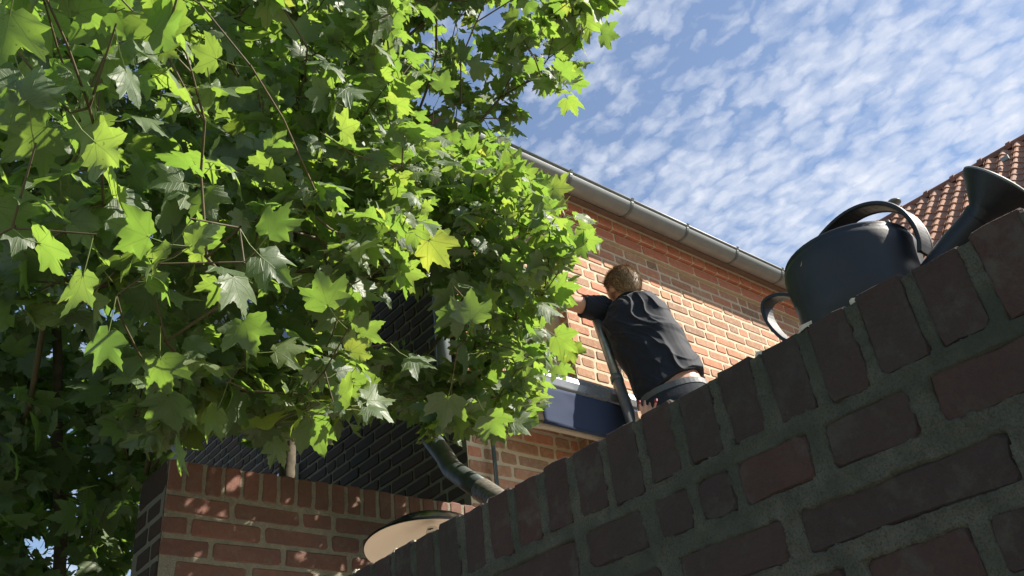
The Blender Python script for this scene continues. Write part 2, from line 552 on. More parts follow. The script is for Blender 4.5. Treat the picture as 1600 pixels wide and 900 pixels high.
# ------------------------------------------------------------------ ground
g = MB()
g.add([(-300, -300, 0), (300, -300, 0), (300, 300, 0), (-300, 300, 0)], [(0, 1, 2, 3)])
tag(g.build('ground', mat_plain('trodden earth and grass', (0.10, 0.10, 0.06), 0.95, 0, 2, 0.5, (0.06, 0.08, 0.03), 0.4, 0.2)), kind='structure')
g = MB()
g.add([(-3, -4, 0.004), (0.83, -4, 0.004), (0.83, 2.6, 0.004), (-3, 2.6, 0.004)], [(0, 1, 2, 3)])
tag(g.build('paving', mat_plain('old concrete paving', (0.30, 0.26, 0.21), 0.9, 0, 6, 0.4, (0.14, 0.13, 0.11), 0.4, 0.2)), kind='structure')
g = MB()  # unseen paving added to bounce sunlight up at lamp and eaves
g.add([(1.07, -6, 0.004), (11.5, -6, 0.004), (11.5, 2.55, 0.004), (1.07, 2.55, 0.004)], [(0, 1, 2, 3)])
tag(g.build('bounce_terrace', mat_plain('pale bounce paving', (0.42, 0.36, 0.29), 0.9, 0, 4, 0.3, (0.33, 0.28, 0.23), 0.4, 0.2)), kind='structure')

# ------------------------------------------------------------------ bricks


def brick_geo(w, h, dout, din, seed, n=8, jit=0.0022, ch=0.0035):
    """u right, v up, n toward the viewer; face at +dout, back at -din; rounded jittered outline"""
    r = random.Random(seed)
    hw, hh = w / 2, h / 2
    cut = min(hw, hh) * (0.16 + 0.16 * r.random())
    base = [(-hw + cut, -hh), (hw - cut, -hh), (hw, -hh + cut), (hw, hh - cut), (hw - cut, hh), (-hw + cut, hh), (-hw, hh - cut), (-hw, -hh + cut)]
    if n > 8:
        pts = []
        for i in range(8):
            a, b = base[i], base[(i + 1) % 8]
            pts.append(a)
            L = math.hypot(b[0] - a[0], b[1] - a[1])
            k = 3 if L > 0.12 else (2 if L > 0.05 else (1 if L > 0.025 else 0))
            for q in range(k):
                t = (q + 1) / (k + 1)
                pts.append((a[0] + (b[0] - a[0]) * t, a[1] + (b[1] - a[1]) * t))
        base = pts
    m = len(base)
    J = [(x + r.uniform(-jit, jit), y + r.uniform(-jit, jit)) for x, y in base]
    vs = [(x * (1 - ch / hw), y * (1 - ch / hh), dout + r.uniform(-0.0006, 0.0006)) for x, y in J]
    vs += [(x, y, dout - ch) for x, y in J]
    vs += [(x, y, -din) for x, y in J]
    fs = [tuple(range(m))]
    for q in (0, m):
        for i in range(m):
            j = (i + 1) % m
            fs.append((q + i, q + m + i, q + m + j, q + j))
    return vs, fs


def frame(c, U, V):
    U, V = Vector(U), Vector(V)
    Nn = U.cross(V)
    return Matrix(((U.x, V.x, Nn.x, c[0]), (U.y, V.y, Nn.y, c[1]), (U.z, V.z, Nn.z, c[2]), (0, 0, 0, 1)))


def lay_rows(u0, u1, z0, z1, course, mort, wide, narrow, rnd, hole=None):
    """rows of mixed stretchers and headers; returns (u, v, w, h)"""
    out = []
    z = z0; prev = []
    while z + course * 0.6 < z1:
        u = u0 - rnd.random() * wide
        js = []
        run = 0
        while u < u1:
            w = wide if rnd.random() < 0.45 else narrow
            if run >= 3: w = wide
            e = u + w + mort
            if any(abs(e - p) < 0.03 for p in prev):
                w = narrow if w == wide else wide
                e = u + w + mort
            run = run + 1 if w == narrow else 0
            a, b = max(u, u0), min(u + w, u1)
            if b - a > 0.035:
                cu, cv = (a + b) / 2, z + course / 2
                if not (hole and hole[0] < cu < hole[1] and hole[2] < cv < hole[3]):
                    if hole and hole[2] < cv < hole[3]:
                        if a < hole[0] < b: b = hole[0] - 0.006
                        if a < hole[1] < b: a = hole[1] + 0.006
                    if b - a > 0.03:
                        out.append(((a + b) / 2, cv, b - a, course - mort))
            js.append(e); u = e
        prev = js
        z += course
    return out


class Pieces:
    """places many alike pieces: the best seen become objects, the rest one joined part"""

    def __init__(s): s.items = []

    def add(s, mtx, geo, key, score=None, mat=None):
        s.items.append((mtx, geo, key, score, mat))

    def build(s, name, rest_name, parent, mat, limit, min_px=7, smooth=False):
        cand = []
        for i, (mtx, geo, key, score, mt) in enumerate(s.items):
            if score is None:
                q = project(mtx.translation)
                score = 0
                if q and -30 < q[0] < 1630 and -30 < q[1] < 930:
                    score = FPX / q[2]
            cand.append((score, i))
        cand.sort(reverse=True)
        chosen = set(i for sc_, i in cand[:limit] if sc_ > 0)
        cache = {}
        rest = {}
        for i, (mtx, geo, key, score, mt) in enumerate(s.items):
            mt = mt or mat
            if i in chosen:
                kk = (key, mt.name)
                if kk not in cache:
                    me = bpy.data.meshes.new(name); me.from_pydata(geo[0], [], geo[1]); me.update(); me.materials.append(mt)
                    if smooth: me.polygons.foreach_set('use_smooth', [True] * len(me.polygons))
                    cache[kk] = me
                o = bpy.data.objects.new(name, cache[kk]); COL.objects.link(o)
                o.parent = parent; o.matrix_parent_inverse = parent.matrix_world.inverted() if parent else Matrix()
                o.matrix_basis = mtx
            else:
                mb = rest.setdefault(mt.name, MB())
                mb.add([mtx @ Vector(v) for v in geo[0]], geo[1])
        for k, mb in rest.items():
            me = mb.mesh(rest_name)
            tag(link(rest_name, me, bpy.data.materials[k], parent, smooth), kind='stuff')


def seen(p, polys=None):
    q = project(p)
    if not q: return 0
    x, y, d = q
    if not (-20 < x < 1620 and -20 < y < 920): return 0
    if y > 900 - 0.566 * (x - 575) + 8: return 0       # behind the near wall
    return FPX / d


# ------------------------------------------------------------------ the brick house
B, CX = 2.9, 2.32
HX1, HY1 = 6.5, 7.3
SET = 0.065                                             # the left bay stands back
XS = 3.04
house = empty('brick_house', (CX, B, 0), label='red brick house with a zinc gutter, man leaning at its sunlit front', cat='house')
WIN = (2.66, 3.00, Z(2.16), Z(2.62))
mw = MB()
yb = B + SET
# core of the front: left bay (set back, with an opening), right bay
mw.box((CX, yb, 0), (WIN[0], yb + 0.25, Z(3.30)))
mw.box((WIN[1], yb, 0), (XS, yb + 0.25, Z(3.30)))
mw.box((WIN[0], yb, 0), (WIN[1], yb + 0.25, WIN[2]))
mw.box((WIN[0], yb, WIN[3]), (WIN[1], yb + 0.25, Z(3.30)))
mw.box((XS, B, 0), (HX1, B + 0.30, Z(3.30)))
mw.box((HX1 - 0.3, B + 0.30, 0), (HX1, HY1, Z(3.30)))
mw.box((CX + 0.25, HY1 - 0.3, 0), (HX1 - 0.3, HY1, Z(3.30)))
mw.build('wall', M['mortar_house'], house)
# gable side (shade put into its colours), with the triangle under the roof
ym = (B + HY1) / 2
ridge_z = Z(3.42) + (ym - B) * math.tan(math.radians(41))
mg = MB()
mg.add([(CX + 0.001, yb + 0.25, 0), (CX + 0.001, HY1, 0), (CX + 0.001, HY1, Z(3.38)), (CX + 0.001, ym, ridge_z - 0.05), (CX + 0.001, yb + 0.25, Z(3.38) + 0.27),
        (CX + 0.25, yb + 0.25, 0), (CX + 0.25, HY1, 0), (CX + 0.25, HY1, Z(3.38)), (CX + 0.25, ym, ridge_z - 0.05), (CX + 0.25, yb + 0.25, Z(3.38) + 0.27)],
       [(0, 1, 2, 3, 4), (9, 8, 7, 6, 5), (0, 5, 6, 1), (1, 6, 7, 2), (2, 7, 8, 3), (3, 8, 9, 4), (4, 9, 5, 0)])
mg.build('gable_wall', M['mortar_shaded'], house)
# thin facing of shade-coloured mortar over the front core's own end
cap = MB(); cap.add([(CX - 0.002, yb + 0.001, 0), (CX - 0.002, yb + 0.26, 0), (CX - 0.002, yb + 0.26, Z(3.30)), (CX - 0.002, yb + 0.001, Z(3.30))], [(0, 1, 2, 3)])
cap.build('corner_mortar', M['mortar_shaded'], house, recalc=False)

CO = 0.0684
P = Pieces()
rb = random.Random(3)


def stock(course_h, wide, narrow, dout, din, seed, cnt=7):
    d = {}
    for nm, w in (('w', wide), ('n', narrow)):
        for k in range(cnt):
            d[(nm, k)] = brick_geo(w, course_h, dout, din, seed + k + (50 if nm == 'n' else 0))
    return d


def place_field(P, rows, U, V, org, stk, wide, narrow, rnd, mat=None, score=None, ukey='', snap=None):
    U, V = Vector(U), Vector(V)
    Nn = U.cross(V)
    for u, v, w, h in rows:
        kind = 'w' if w > (wide + narrow) / 2 * 0.8 else 'n'
        bw = wide if kind == 'w' else narrow
        k = rnd.randrange(7)
        geo = stk[(kind, k)]
        c = Vector(org) + U * u + V * v + Nn * rnd.uniform(-0.0018, 0.0018)
        m = frame(c, U, V) @ Matrix.Rotation(rnd.uniform(-0.008, 0.008), 4, 'Z') @ Matrix.Diagonal((w / bw, 1, 1, 1))
        if rnd.random() < 0.5: m = m @ Matrix.Rotation(math.pi, 4, 'Z')
        P.add(m, geo, (ukey, kind, k), score(c) if score else None, mat)


stk_h = stock(CO - 0.0145, 0.190, 0.089, 0.0035, 0.03, 100)
top_flush = Z(3.092)
z0f = top_flush - CO * 33


def score_front(c):
    s = seen(c)
    if not s: return 0
    x, y, d = project(c)
    if x < 890 and y < 640: s *= 0.35
    return s


rowsR = lay_rows(XS + 0.004, HX1 - 0.01, z0f, top_flush, CO, 0.0145, 0.190, 0.089, rb)
place_field(P, rowsR, (1, 0, 0), (0, 0, 1), (0, B, 0), stk_h, 0.190, 0.089, rb, M['brick_house'], score_front, 'f')
rowsL = lay_rows(CX + 0.004, XS - 0.012, z0f, top_flush, CO, 0.0145, 0.190, 0.089, rb, hole=WIN)
place_field(P, rowsL, (1, 0, 0), (0, 0, 1), (0, yb, 0), stk_h, 0.190, 0.089, rb, M['brick_house'], score_front, 'f')


def score_side(c):
    s = seen(c)
    if not s: return 0
    x, y, d = project(c)
    if 555 < x < 705 and 440 < y < 560: return s
    if 500 < x < 770 and 630 < y < 800: return s
    return s * 0.3


# the side faces -X: u runs toward the viewer along -Y
rowsS = lay_rows(-6.6, -(yb + 0.003), Z(0.6), Z(3.2), CO, 0.0145, 0.190, 0.089, rb)
place_field(P, rowsS, (0, -1, 0), (0, 0, 1), (CX - 0.002, 0, 0), stk_h, 0.190, 0.089, rb, M['brick_shaded'], score_side, 's')
# reveal bricks where the right bay steps forward
stk_r = stock(CO - 0.0145, 0.052, 0.052, 0.003, 0.02, 400)
zz = z0f
rv = []
while zz < top_flush - 0.03:
    rv.append((-(B + 0.033), zz + CO / 2, 0.052, CO - 0.0145)); zz += CO
place_field(P, rv, (0, -1, 0), (0, 0, 1), (XS - 0.001, 0, 0), stk_r, 0.052, 0.052, rb, M['brick_house'], lambda c: 0, 'r')
P.build('brick', 'brickwork', house, M['brick_house'], 300)

# cornice: a stretcher course, then a course of projecting headers, then a plain one
corn = MB()
corn.box((CX - 0.03, B - 0.026, Z(3.094)), (HX1, B + 0.3, Z(3.166)))
corn.box((CX - 0.06, B - 0.056, Z(3.1695)), (HX1, B + 0.3, Z(3.2275)))
corn.box((CX - 0.07, B - 0.070, Z(3.231)), (HX1, B + 0.3, Z(3.33)))
cornice = corn.build('cornice', M['mortar_house'], house)
PC = Pieces()
hc = [brick_geo(0.112, 0.0535, 0.006, 0.06, 700 + k) for k in range(6)]
hu = [brick_geo(0.112, 0.108, 0.0035, 0.02, 720 + k) for k in range(6)]
x = CX - 0.055; i = 0
while x < HX1 - 0.12:
    c = Vector((x + 0.056, B - 0.057, Z(3.198)))
    # one brick: its front face and the part of its underside that overhangs
    g1 = hc[i % 6]
    vs = list(g1[0]); fs = list(g1[1])
    k = len(vs)
    w2 = 0.0555
    box = [(-w2, -0.0275, -0.004), (w2, -0.0275, -0.004), (w2, -0.0275, -0.062), (-w2, -0.0275, -0.062), (-w2, -0.031, -0.006), (w2, -0.031, -0.006), (w2, -0.031, -0.060), (-w2, -0.031, -0.060)]
    vs += box
    fs += [(k + 4, k + 7, k + 6, k + 5), (k, k + 4, k + 5, k + 1), (k + 1, k + 5, k + 6, k + 2), (k + 2, k + 6, k + 7, k + 3), (k + 3, k + 7, k + 4, k)]
    PC.add(frame(c, (1, 0, 0), (0, 0, 1)), (vs, fs), ('c', i % 6), seen(c), M['brick_cornice'])
    x += 0.125; i += 1
x = CX - 0.028; i = 0
st2 = [brick_geo(0.236, 0.055, 0.005, 0.03, 760 + k) for k in range(5)]
while x < HX1 - 0.12:
    c = Vector((x + 0.118, B - 0.027, Z(3.130)))
    PC.add(frame(c, (1, 0, 0), (0, 0, 1)), st2[i % 5], ('d', i % 5), seen(c), M['brick_shaded'] if False else M['brick_cornice'])
    x += 0.25; i += 1
PC.build('brick', 'brickwork', cornice, M['brick_cornice'], 60)

# soffit board and roof
sf = MB()
sf.box((CX - 0.10, B - 0.115, Z(3.232)), (HX1 + 0.1, B - 0.0715, Z(3.30)))
sf.build('eaves_board', M['soffit'], house)
rf = MB()
t41 = math.tan(math.radians(41))


def roof_slab(mb, y0, y1, z0, z1, x0, x1, th=0.10):
    mb.add([(x0, y0, z0), (x1, y0, z0), (x1, y1, z1), (x0, y1, z1), (x0, y0, z0 + th), (x1, y0, z0 + th), (x1, y1, z1 + th), (x0, y1, z1 + th)],
           [(3, 2, 1, 0), (4, 5, 6, 7), (0, 1, 5, 4), (1, 2, 6, 5), (2, 3, 7, 6), (3, 0, 4, 7)])


zr0 = Z(3.305)
roof_slab(rf, B - 0.13, ym, zr0, zr0 + (ym - B + 0.13) * t41, CX - 0.09, HX1 + 0.1)
roof_slab(rf, HY1 + 0.13, ym, zr0, zr0 + (HY1 + 0.13 - ym) * t41, CX - 0.09, HX1 + 0.1)
rf.build('roof', M['ridge_tile'], house)

# gutter: half round trough, rolled front bead, brackets
gy, gz, gr = B - 0.172, Z(3.272), 0.066
gut = MB()
prof = []
for k in range(15):
    a = math.pi + math.pi * k / 14
    prof.append((gy - gr * math.cos(a - math.pi) * 1.0 if False else gy + gr * math.cos(a), gz + gr * math.sin(a)))
inner = [(gy + (gr - 0.003) * math.cos(math.pi + math.pi * k / 14), gz + (gr - 0.003) * math.sin(math.pi + math.pi * k / 14)) for k in range(15)][::-1]
loop = prof + inner
gx0, gx1 = CX - 0.17, HX1 + 0.12
vs = [(gx0, y, z) for y, z in loop] + [(gx1, y, z) for y, z in loop]
L_ = len(loop)
gut.add(vs, [(i, (i + 1) % L_, L_ + (i + 1) % L_, L_ + i) for i in range(L_)])
for gx in (gx0, gx1 - 0.004):
    end = [(gx, y, z) for y, z in prof]; end2 = [(gx + 0.004, y, z) for y, z in prof]
    gut.add(end + end2, [tuple(range(15)), tuple(range(29, 14, -1))] + [(i, 15 + i, 16 + i, 1 + i) for i in range(14)])
gutter = gut.build('gutter', M['zinc'], house, smooth=False)
for p_ in gutter.data.polygons: p_.use_smooth = len(p_.vertices) == 4
bd = MB(); bd.tube([(gx0, gy - gr, gz + 0.004), (gx1, gy - gr, gz + 0.004)], 0.0085, 10)
bd.build('bead', M['zinc'], gutter, smooth=True)
bx0 = 3.009 - 0.505
br_me = None
for k in range(8):
    bx = bx0 + 0.508 * k
    if br_me is None:
        mb = MB()
        pts = [(0, gy + (gr + 0.0025) * math.cos(math.pi + math.pi * q / 14), gz + (gr + 0.0025) * math.sin(math.pi + math.pi * q / 14)) for q in range(15)]
        mb.strap(pts, (1, 0, 0), 0.020, 0.003)
        mb.strap([(0, gy - gr - 0.004, gz - 0.004), (0, gy - gr - 0.012, gz + 0.012), (0, gy - gr + 0.006, gz + 0.016)], (1, 0, 0), 0.018, 0.003)
        ob = mb.build('bracket', M['zinc_dark'], gutter)
        ob.location = (bx, 0, 0); br_me = ob.data
        ob.matrix_parent_inverse = gutter.matrix_world.inverted()
    else:
        ob = bpy.data.objects.new('bracket', br_me); COL.objects.link(ob); ob.parent = gutter; ob.location = (bx, 0, 0)
    
# downpipe near the corner with a swan neck and the fat elbow low down
dp = MB()
dp.tube([(CX - 0.055, B + 0.115, Z(z)) for z in (3.02, 2.6, 2.2, 1.80)], 0.036, 16)
down = dp.build('downpipe', M['zinc_dark'], house, smooth=True)
nk = MB()
nk.tube([(CX - 0.03, gy, gz - 0.06), (CX - 0.04, gy + 0.03, gz - 0.13), (CX - 0.052, gy + 0.2, gz - 0.2), (CX - 0.055, B + 0.115, Z(2.99))], 0.034, 14)
nk.build('swan_neck', M['zinc_dark'], down, smooth=True)
for z in (2.45,):
    cl = MB(); cl.tube([(CX - 0.055, B + 0.115, Z(z)), (CX - 0.055, B + 0.115, Z(z + 0.03))], 0.0395, 16)
    cl.build('pipe_clip', M['zinc'], down, smooth=True)
fl = MB()
e0 = at(694, 712, 3.55); e1 = at(706, 733, 3.42); e2 = at(730, 750, 3.28); e3 = at(757, 768, 3.12); e4 = at(815, 808, 2.84)
pts = [e0 + Vector((-0.02, 0.06, 0.10)), e0, e1, e2, e3]
fl.tube(pts, 0.0385, 20)
elb = fl.build('flue_elbow', mat_plain('dark grey zinc', (0.085, 0.105, 0.105), 0.5, 0.2, 30, 0.5, (0.05, 0.06, 0.06), 0.2), house, smooth=True)  # darker zinc tone than the downpipe
f2 = MB(); f2.tube([e3 - (e4 - e3).normalized() * 0.02, e3 + (e4 - e3) * 0.5, e4], 0.0415, 20)
f2.build('pipe_sleeve', mat_plain('dusty galvanised steel', (0.33, 0.30, 0.26), 0.5, 0.45, 60, 0.6, (0.13, 0.12, 0.11), 0.3), elb, smooth=True)
th = MB(); th.tube([(2.437, B + SET - 0.045, Z(1.62)), (2.437, B + SET - 0.045, Z(0.2))], 0.0095, 10)
th.build('thin_pipe', M['zinc_dark'], house, smooth=True)

# small opening above the awning that the man leans to
wm = MB()
x0, x1, z0, z1 = WIN
fw = 0.035; y0 = yb + 0.10
for a, b in (((x0, z0), (x1, z0 + fw)), ((x0, z1 - fw), (x1, z1)), ((x0, z0 + fw), (x0 + fw, z1 - fw)), ((x1 - fw, z0 + fw), (x1, z1 - fw))):
    wm.box((a[0] + 0.001, y0, a[1] + 0.001), (b[0] - 0.001, y0 + 0.05, b[1] - 0.001))
wf = wm.build('window', M['bracket'], house)
gp = MB(); gp.box((x0 + fw, y0 + 0.02, z0 + fw), (x1 - fw, y0 + 0.026, z1 - fw)); gp.build('pane', M['glass_dark'], wf)
# gable window with white frame, glimpsed through the leaves
gw = MB()


def side_window(y0, y1, z0, z1, mull=1):
    w = MB(); xx = CX - 0.012; f = 0.06
    w.box((xx - 0.03, y0, z0), (xx + 0.008, y1, z0 + f)); w.box((xx - 0.03, y0, z1 - f), (xx + 0.008, y1, z1))
    w.box((xx - 0.03, y0, z0 + f), (xx + 0.008, y0 + f, z1 - f)); w.box((xx - 0.03, y1 - f, z0 + f), (xx + 0.008, y1, z1 - f))
    for k in range(mull):
        ymid = y0 + (y1 - y0) * (k + 1) / (mull + 1)
        w.box((xx - 0.025, ymid - 0.025, z0 + f), (xx + 0.006, ymid + 0.025, z1 - f))
    zz = (z0 + z1) / 2
    segs = [y0 + f] + [y0 + (y1 - y0) * (k + 1) / (mull + 1) for k in range(mull)] + [y1 - f]
    for a, b in zip(segs[:-1], segs[1:]):
        w.box((xx - 0.022, a + 0.026, zz - 0.018), (xx + 0.004, b - 0.026, zz + 0.018))
    o = w.build('window', M['white_frame'], house)
    pn = MB(); pn.box((xx - 0.010, y0 + f, z0 + f), (xx - 0.004, y1 - f, z1 - f))
    pn.build('pane', mat_plain('reflecting pane', (0.10, 0.13, 0.17), 0.08, 0, 4, 0.3, None, 0, 0.9), o)


side_window(4.55, 5.75, Z(2.75), Z(3.85), 2)
side_window(4.6, 5.9, Z(1.2), Z(2.1), 2)

# ------------------------------------------------------------------ near garden wall (right, shaded)
NX = 0.83
TOPN = Z(0.4605)
near = empty('garden_wall', (NX + 0.11, 1.2, 0), label='close dark shaded brick wall with a watering can standing on it', cat='wall')


def near_relief(y, z, joints):
    v = Vector((3.1, y, z))
    r = noise.fractal(v * 26, 1.0, 2.0, 4) * 0.0016 + noise.noise(v * 9) * 0.0014 + noise.noise(v * 120) * 0.0005
    return r


def grid_face(mb, ys, zs, fx):
    k = len(mb.v); ny, nz = len(ys), len(zs)
    for y in ys:
        for z in zs: mb.v.append(fx(y, z))
    for i in range(ny - 1):
        for j in range(nz - 1):
            a = k + i * nz + j
            mb.f.append((a, a + 1, a + nz + 1, a + nz))


nm = MB()
Y0, Y1 = 0.02, 2.57
ys = np.concatenate([np.linspace(Y0, 1.0, 330), np.linspace(1.005, Y1, 260)]); zs = np.linspace(Z(-0.02), TOPN - 0.006, 150)
NR = []                                                 # bricks of the face: y, z, half width, half height
# top with lumps
xs = np.linspace(NX, NX + 0.23, 14)
k = len(nm.v)
for y in ys:
    for xq in xs:
        v = Vector((xq, y, 1))
        nm.v.append((NX + 0.001 if xq == xs[0] else xq, y, TOPN - 0.006 + (max(0, noise.fractal(v * 40, 1, 2, 4)) * 0.004 if xq != xs[0] else 0)))
for i in range(len(ys) - 1):
    for j in range(len(xs) - 1):
        a = k + i * len(xs) + j
        nm.f.append((a, a + 1, a + len(xs) + 1, a + len(xs)))
nm.box((NX + 0.022, -1.5, 0), (NX + 0.22, Y1 - 0.002, TOPN - 0.014))
nm.box((NX + 0.004, -1.5, 0), (NX + 0.0215, Y1 - 0.001, Z(-0.021)))
nm.box((NX + 0.002, -1.5, Z(-0.0205)), (NX + 0.021, Y0 - 0.001, TOPN - 0.008))
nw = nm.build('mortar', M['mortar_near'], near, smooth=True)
PN = Pieces()
rn = random.Random(21)
PITCH = 0.0657


def near_brick(u, v, w, h, dout, seed, top=False):
    geo = brick_geo(w, h, dout, 0.015, seed, n=16, jit=0.0024, ch=0.003)
    return geo


# rowlock course along the top: long bricks on edge right through the wall
jy = 0.700
k = -10
yy = jy + PITCH * 0.5
ylist = []
y = 0.700
while y < 2.55: ylist.append(y); y += PITCH * rn.uniform(0.97, 1.03)
y = 0.700 - PITCH
while y > 0.04: ylist.append(y); y -= PITCH * rn.uniform(0.95, 1.02)
for yj in ylist:
    yc = yj + PITCH / 2
    w = PITCH - rn.uniform(0.009, 0.0145); h = 0.100
    seed = rn.randrange(10 ** 6)
    r = random.Random(seed)
    # closed brick running through the wall: outline on the front face, its top edge on the skyline
    zb, zt = Z(0.362) + r.uniform(-0.003, 0.004), TOPN + r.uniform(-0.0035, 0.003)
    ol = []
    hw = w / 2
    for (a, b) in ((-1, 0), (-0.93, -1), (-0.3, -1), (0.35, -1), (0.93, -1), (1, 0.02), (1, 0.5), (1, 0.93), (0.94, 1), (0.3, 1), (-0.3, 1), (-0.94, 1), (-1, 0.93), (-1, 0.5)):
        pass
    corners = [(-0.86, 0.0), (-0.3, -0.01), (0.35, 0.01), (0.86, 0.0), (1.0, 0.09), (1.02, 0.35), (0.97, 0.7), (1.0, 0.965), (0.92, 1.0), (0.3, 1.0), (-0.3, 1.0), (-0.92, 1.0), (-1.0, 0.965), (-0.98, 0.6), (-1.02, 0.3), (-1.0, 0.09)]
    P2 = []
    for a, b in corners:
        P2.append((yc + a * hw + r.uniform(-0.0012, 0.0012), zb + (zt - zb) * b + r.uniform(-0.0012, 0.0012)))
    x_f = NX - 0.0012 + r.uniform(-0.0012, 0.0012)
    cyy = sum(p[0] for p in P2) / 16; czz = sum(p[1] for p in P2) / 16
    NR.append((yc, (zb + zt) / 2 + 0.01, hw, (zt - zb) / 2 + 0.01))
    loc = Vector((NX, yc, (zb + zt) / 2))
    vs = [(x_f, cyy + (p[0] - cyy) * 0.9, czz + (p[1] - czz) * 0.955) for p in P2] + [(x_f + 0.0035, p[0], p[1]) for p in P2] + [(NX + 0.226, p[0], p[1]) for p in P2]
    vs = [(a - loc.x, b - loc.y, c - loc.z) for a, b, c in vs]
    n16 = 16
    fs = [tuple(range(n16))]
    for q in (0, n16):
        for i in range(n16):
            j = (i + 1) % n16
            fs.append((q + i, q + j, q + n16 + j, q + n16 + i))
    fs.append(tuple(range(3 * n16 - 1, 2 * n16 - 1, -1)))
    PN.add(Matrix.Translation(loc), (vs, fs), ('rl', seed), FPX / max(0.2, yj))


def near_row(zb, zt, spans):
    zb -= 0.0025; zt += 0.0025
    for a, b in spans:
        w = abs(a - b) + 0.004; c = (a + b) / 2
        seed = rn.randrange(10 ** 6)
        geo = brick_geo(w, zt - zb, 0.0010 + rn.uniform(-0.0015, 0.0012), 0.015, seed, n=16, jit=0.0026, ch=0.0035)
        NR.append((c, (zb + zt) / 2, w / 2, (zt - zb) / 2))
        m = frame((NX, c, (zb + zt) / 2), (0, -1, 0), (0, 0, 1)) @ Matrix.Rotation(rn.uniform(-0.012, 0.012), 4, 'Z')
        PN.add(m, geo, ('nr', seed), FPX / max(0.2, c))


def extend(spans, lo, hi, wide=0.213, narrow=0.103, mort=0.022):
    s = sorted([tuple(sorted(q)) for q in spans])
    out = list(s)
    y = s[-1][1] + mort
    while y < hi:
        w = wide if rn.random() < 0.5 else narrow
        out.append((y, min(y + w, hi + 0.05))); y += w + mort * rn.uniform(0.8, 1.1)
    y = s[0][0] - mort
    while y > lo:
        w = wide if rn.random() < 0.5 else narrow
        out.append((y - w, y)); y -= w + mort
    return out


near_row(Z(0.297), Z(0.345), extend([(0.695, 0.642), (0.628, 0.578), (0.564, 0.472), (0.449, 0.352), (0.328, 0.22)], 0.03, 2.5))
near_row(Z(0.2265), Z(0.270), extend([(0.80, 0.707), (0.675, 0.530), (0.506, 0.283), (0.262, 0.16)], 0.03, 2.5))
near_row(Z(0.155), Z(0.203), extend([(0.72, 0.62), (0.60, 0.475), (0.450, 0.344), (0.325, 0.12)], 0.03, 2.5))
near_row(Z(0.085), Z(0.132), extend([(0.66, 0.45), (0.43, 0.33)], 0.03, 2.5))
near_row(Z(0.015), Z(0.062), extend([(0.76, 0.66), (0.64, 0.43)], 0.03, 2.5))
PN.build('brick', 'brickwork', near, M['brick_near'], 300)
# the mortar skin: flush and smeared over the brick edges, sunk behind the brick faces
yy_, zz_ = np.meshgrid(ys, zs, indexing='ij')
inside_d = np.full(yy_.shape, -1.0)
for (bc_, bz_, bw_, bh_) in NR:
    dd_ = np.minimum(bw_ - np.abs(yy_ - bc_), bh_ - np.abs(zz_ - bz_))
    inside_d = np.maximum(inside_d, dd_)
hx = np.zeros(yy_.shape)
for i in range(yy_.shape[0]):
    for j in range(yy_.shape[1]):
        v = Vector((2.3, yy_[i, j], zz_[i, j]))
        e = 0.0016 + 0.0030 * noise.noise(v * 55) + 0.0018 * noise.noise(v * 140) + 0.0035 * max(0, noise.noise(v * 14))
        t = min(1.0, max(0.0, (inside_d[i, j] - e) / 0.0035))
        t = t * t * (3 - 2 * t)
        rel = 0.0012 + 0.0020 * noise.noise(v * 20) + 0.0016 * noise.noise(v * 60) + 0.0010 * noise.noise(v * 170)
        edge = 0.0012 * math.exp(-((inside_d[i, j] - e) / 0.004) ** 2)
        hx[i, j] = NX - (rel + edge) * (1 - t) + 0.010 * t
sk = MB()
sk.v = [tuple(q) for q in np.stack([hx, yy_, zz_], -1).reshape(-1, 3).tolist()]
nz_n = len(zs)
for i in range(len(ys) - 1):
    for j in range(nz_n - 1):
        a = i * nz_n + j
        sk.f.append((a, a + 1, a + nz_n + 1, a + nz_n))
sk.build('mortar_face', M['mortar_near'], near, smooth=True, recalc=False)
# crumbs of mortar standing in the joints along the top edge
cr = MB()
for yj in ylist:
    yc = yj + rn.uniform(-0.004, 0.004)
    for q in range(rn.choice((0, 1, 1, 2, 3))):
        ln = rn.uniform(0.006, 0.022); hgt = rn.uniform(0.003, 0.0085)
        c = Vector((NX + rn.uniform(0.0, 0.05), yc + rn.uniform(-0.008, 0.008), TOPN - 0.004))
        vs = []
        for a in range(7):
            an = a * 2 * math.pi / 7
            vs.append(c + Vector((math.cos(an) * 0.008 * rn.uniform(.7, 1.2), math.sin(an) * ln * 0.6 * rn.uniform(.6, 1.2), rn.uniform(-0.003, 0.001))))
        for a in range(7):
            an = a * 2 * math.pi / 7
            vs.append(c + Vector((math.cos(an) * 0.004 * rn.uniform(.7, 1.2), math.sin(an) * ln * 0.4 * rn.uniform(.5, 1.2), hgt * rn.uniform(0.7, 1.2))))
        cr.add(vs, [(i, (i + 1) % 7, 7 + (i + 1) % 7, 7 + i) for i in range(7)] + [tuple(range(7, 14))])
tag(cr.build('mortar_crumbs', M['mortar_house'], near), kind='stuff')

ch = MB()
d_ = ray(998, 655); c_ = d_ * ((NX + 0.004) / d_.x) + Vector((0, 0, EYE))
ch.add([(c_.x - .004, c_.y - .004, TOPN - .006), (c_.x + .006, c_.y - .003, TOPN - .006), (c_.x + .005, c_.y + .004, TOPN - .006), (c_.x - .004, c_.y + .003, TOPN - .006),
        (c_.x - .003, c_.y - .003, TOPN + .008), (c_.x + .004, c_.y - .002, TOPN + .010), (c_.x + .004, c_.y + .003, TOPN + .009), (c_.x - .003, c_.y + .002, TOPN + .0085)],
       [(0, 1, 5, 4), (1, 2, 6, 5), (2, 3, 7, 6), (3, 0, 4, 7), (4, 5, 6, 7)])
ch.build('brick_chip', M['brick_house'], near)

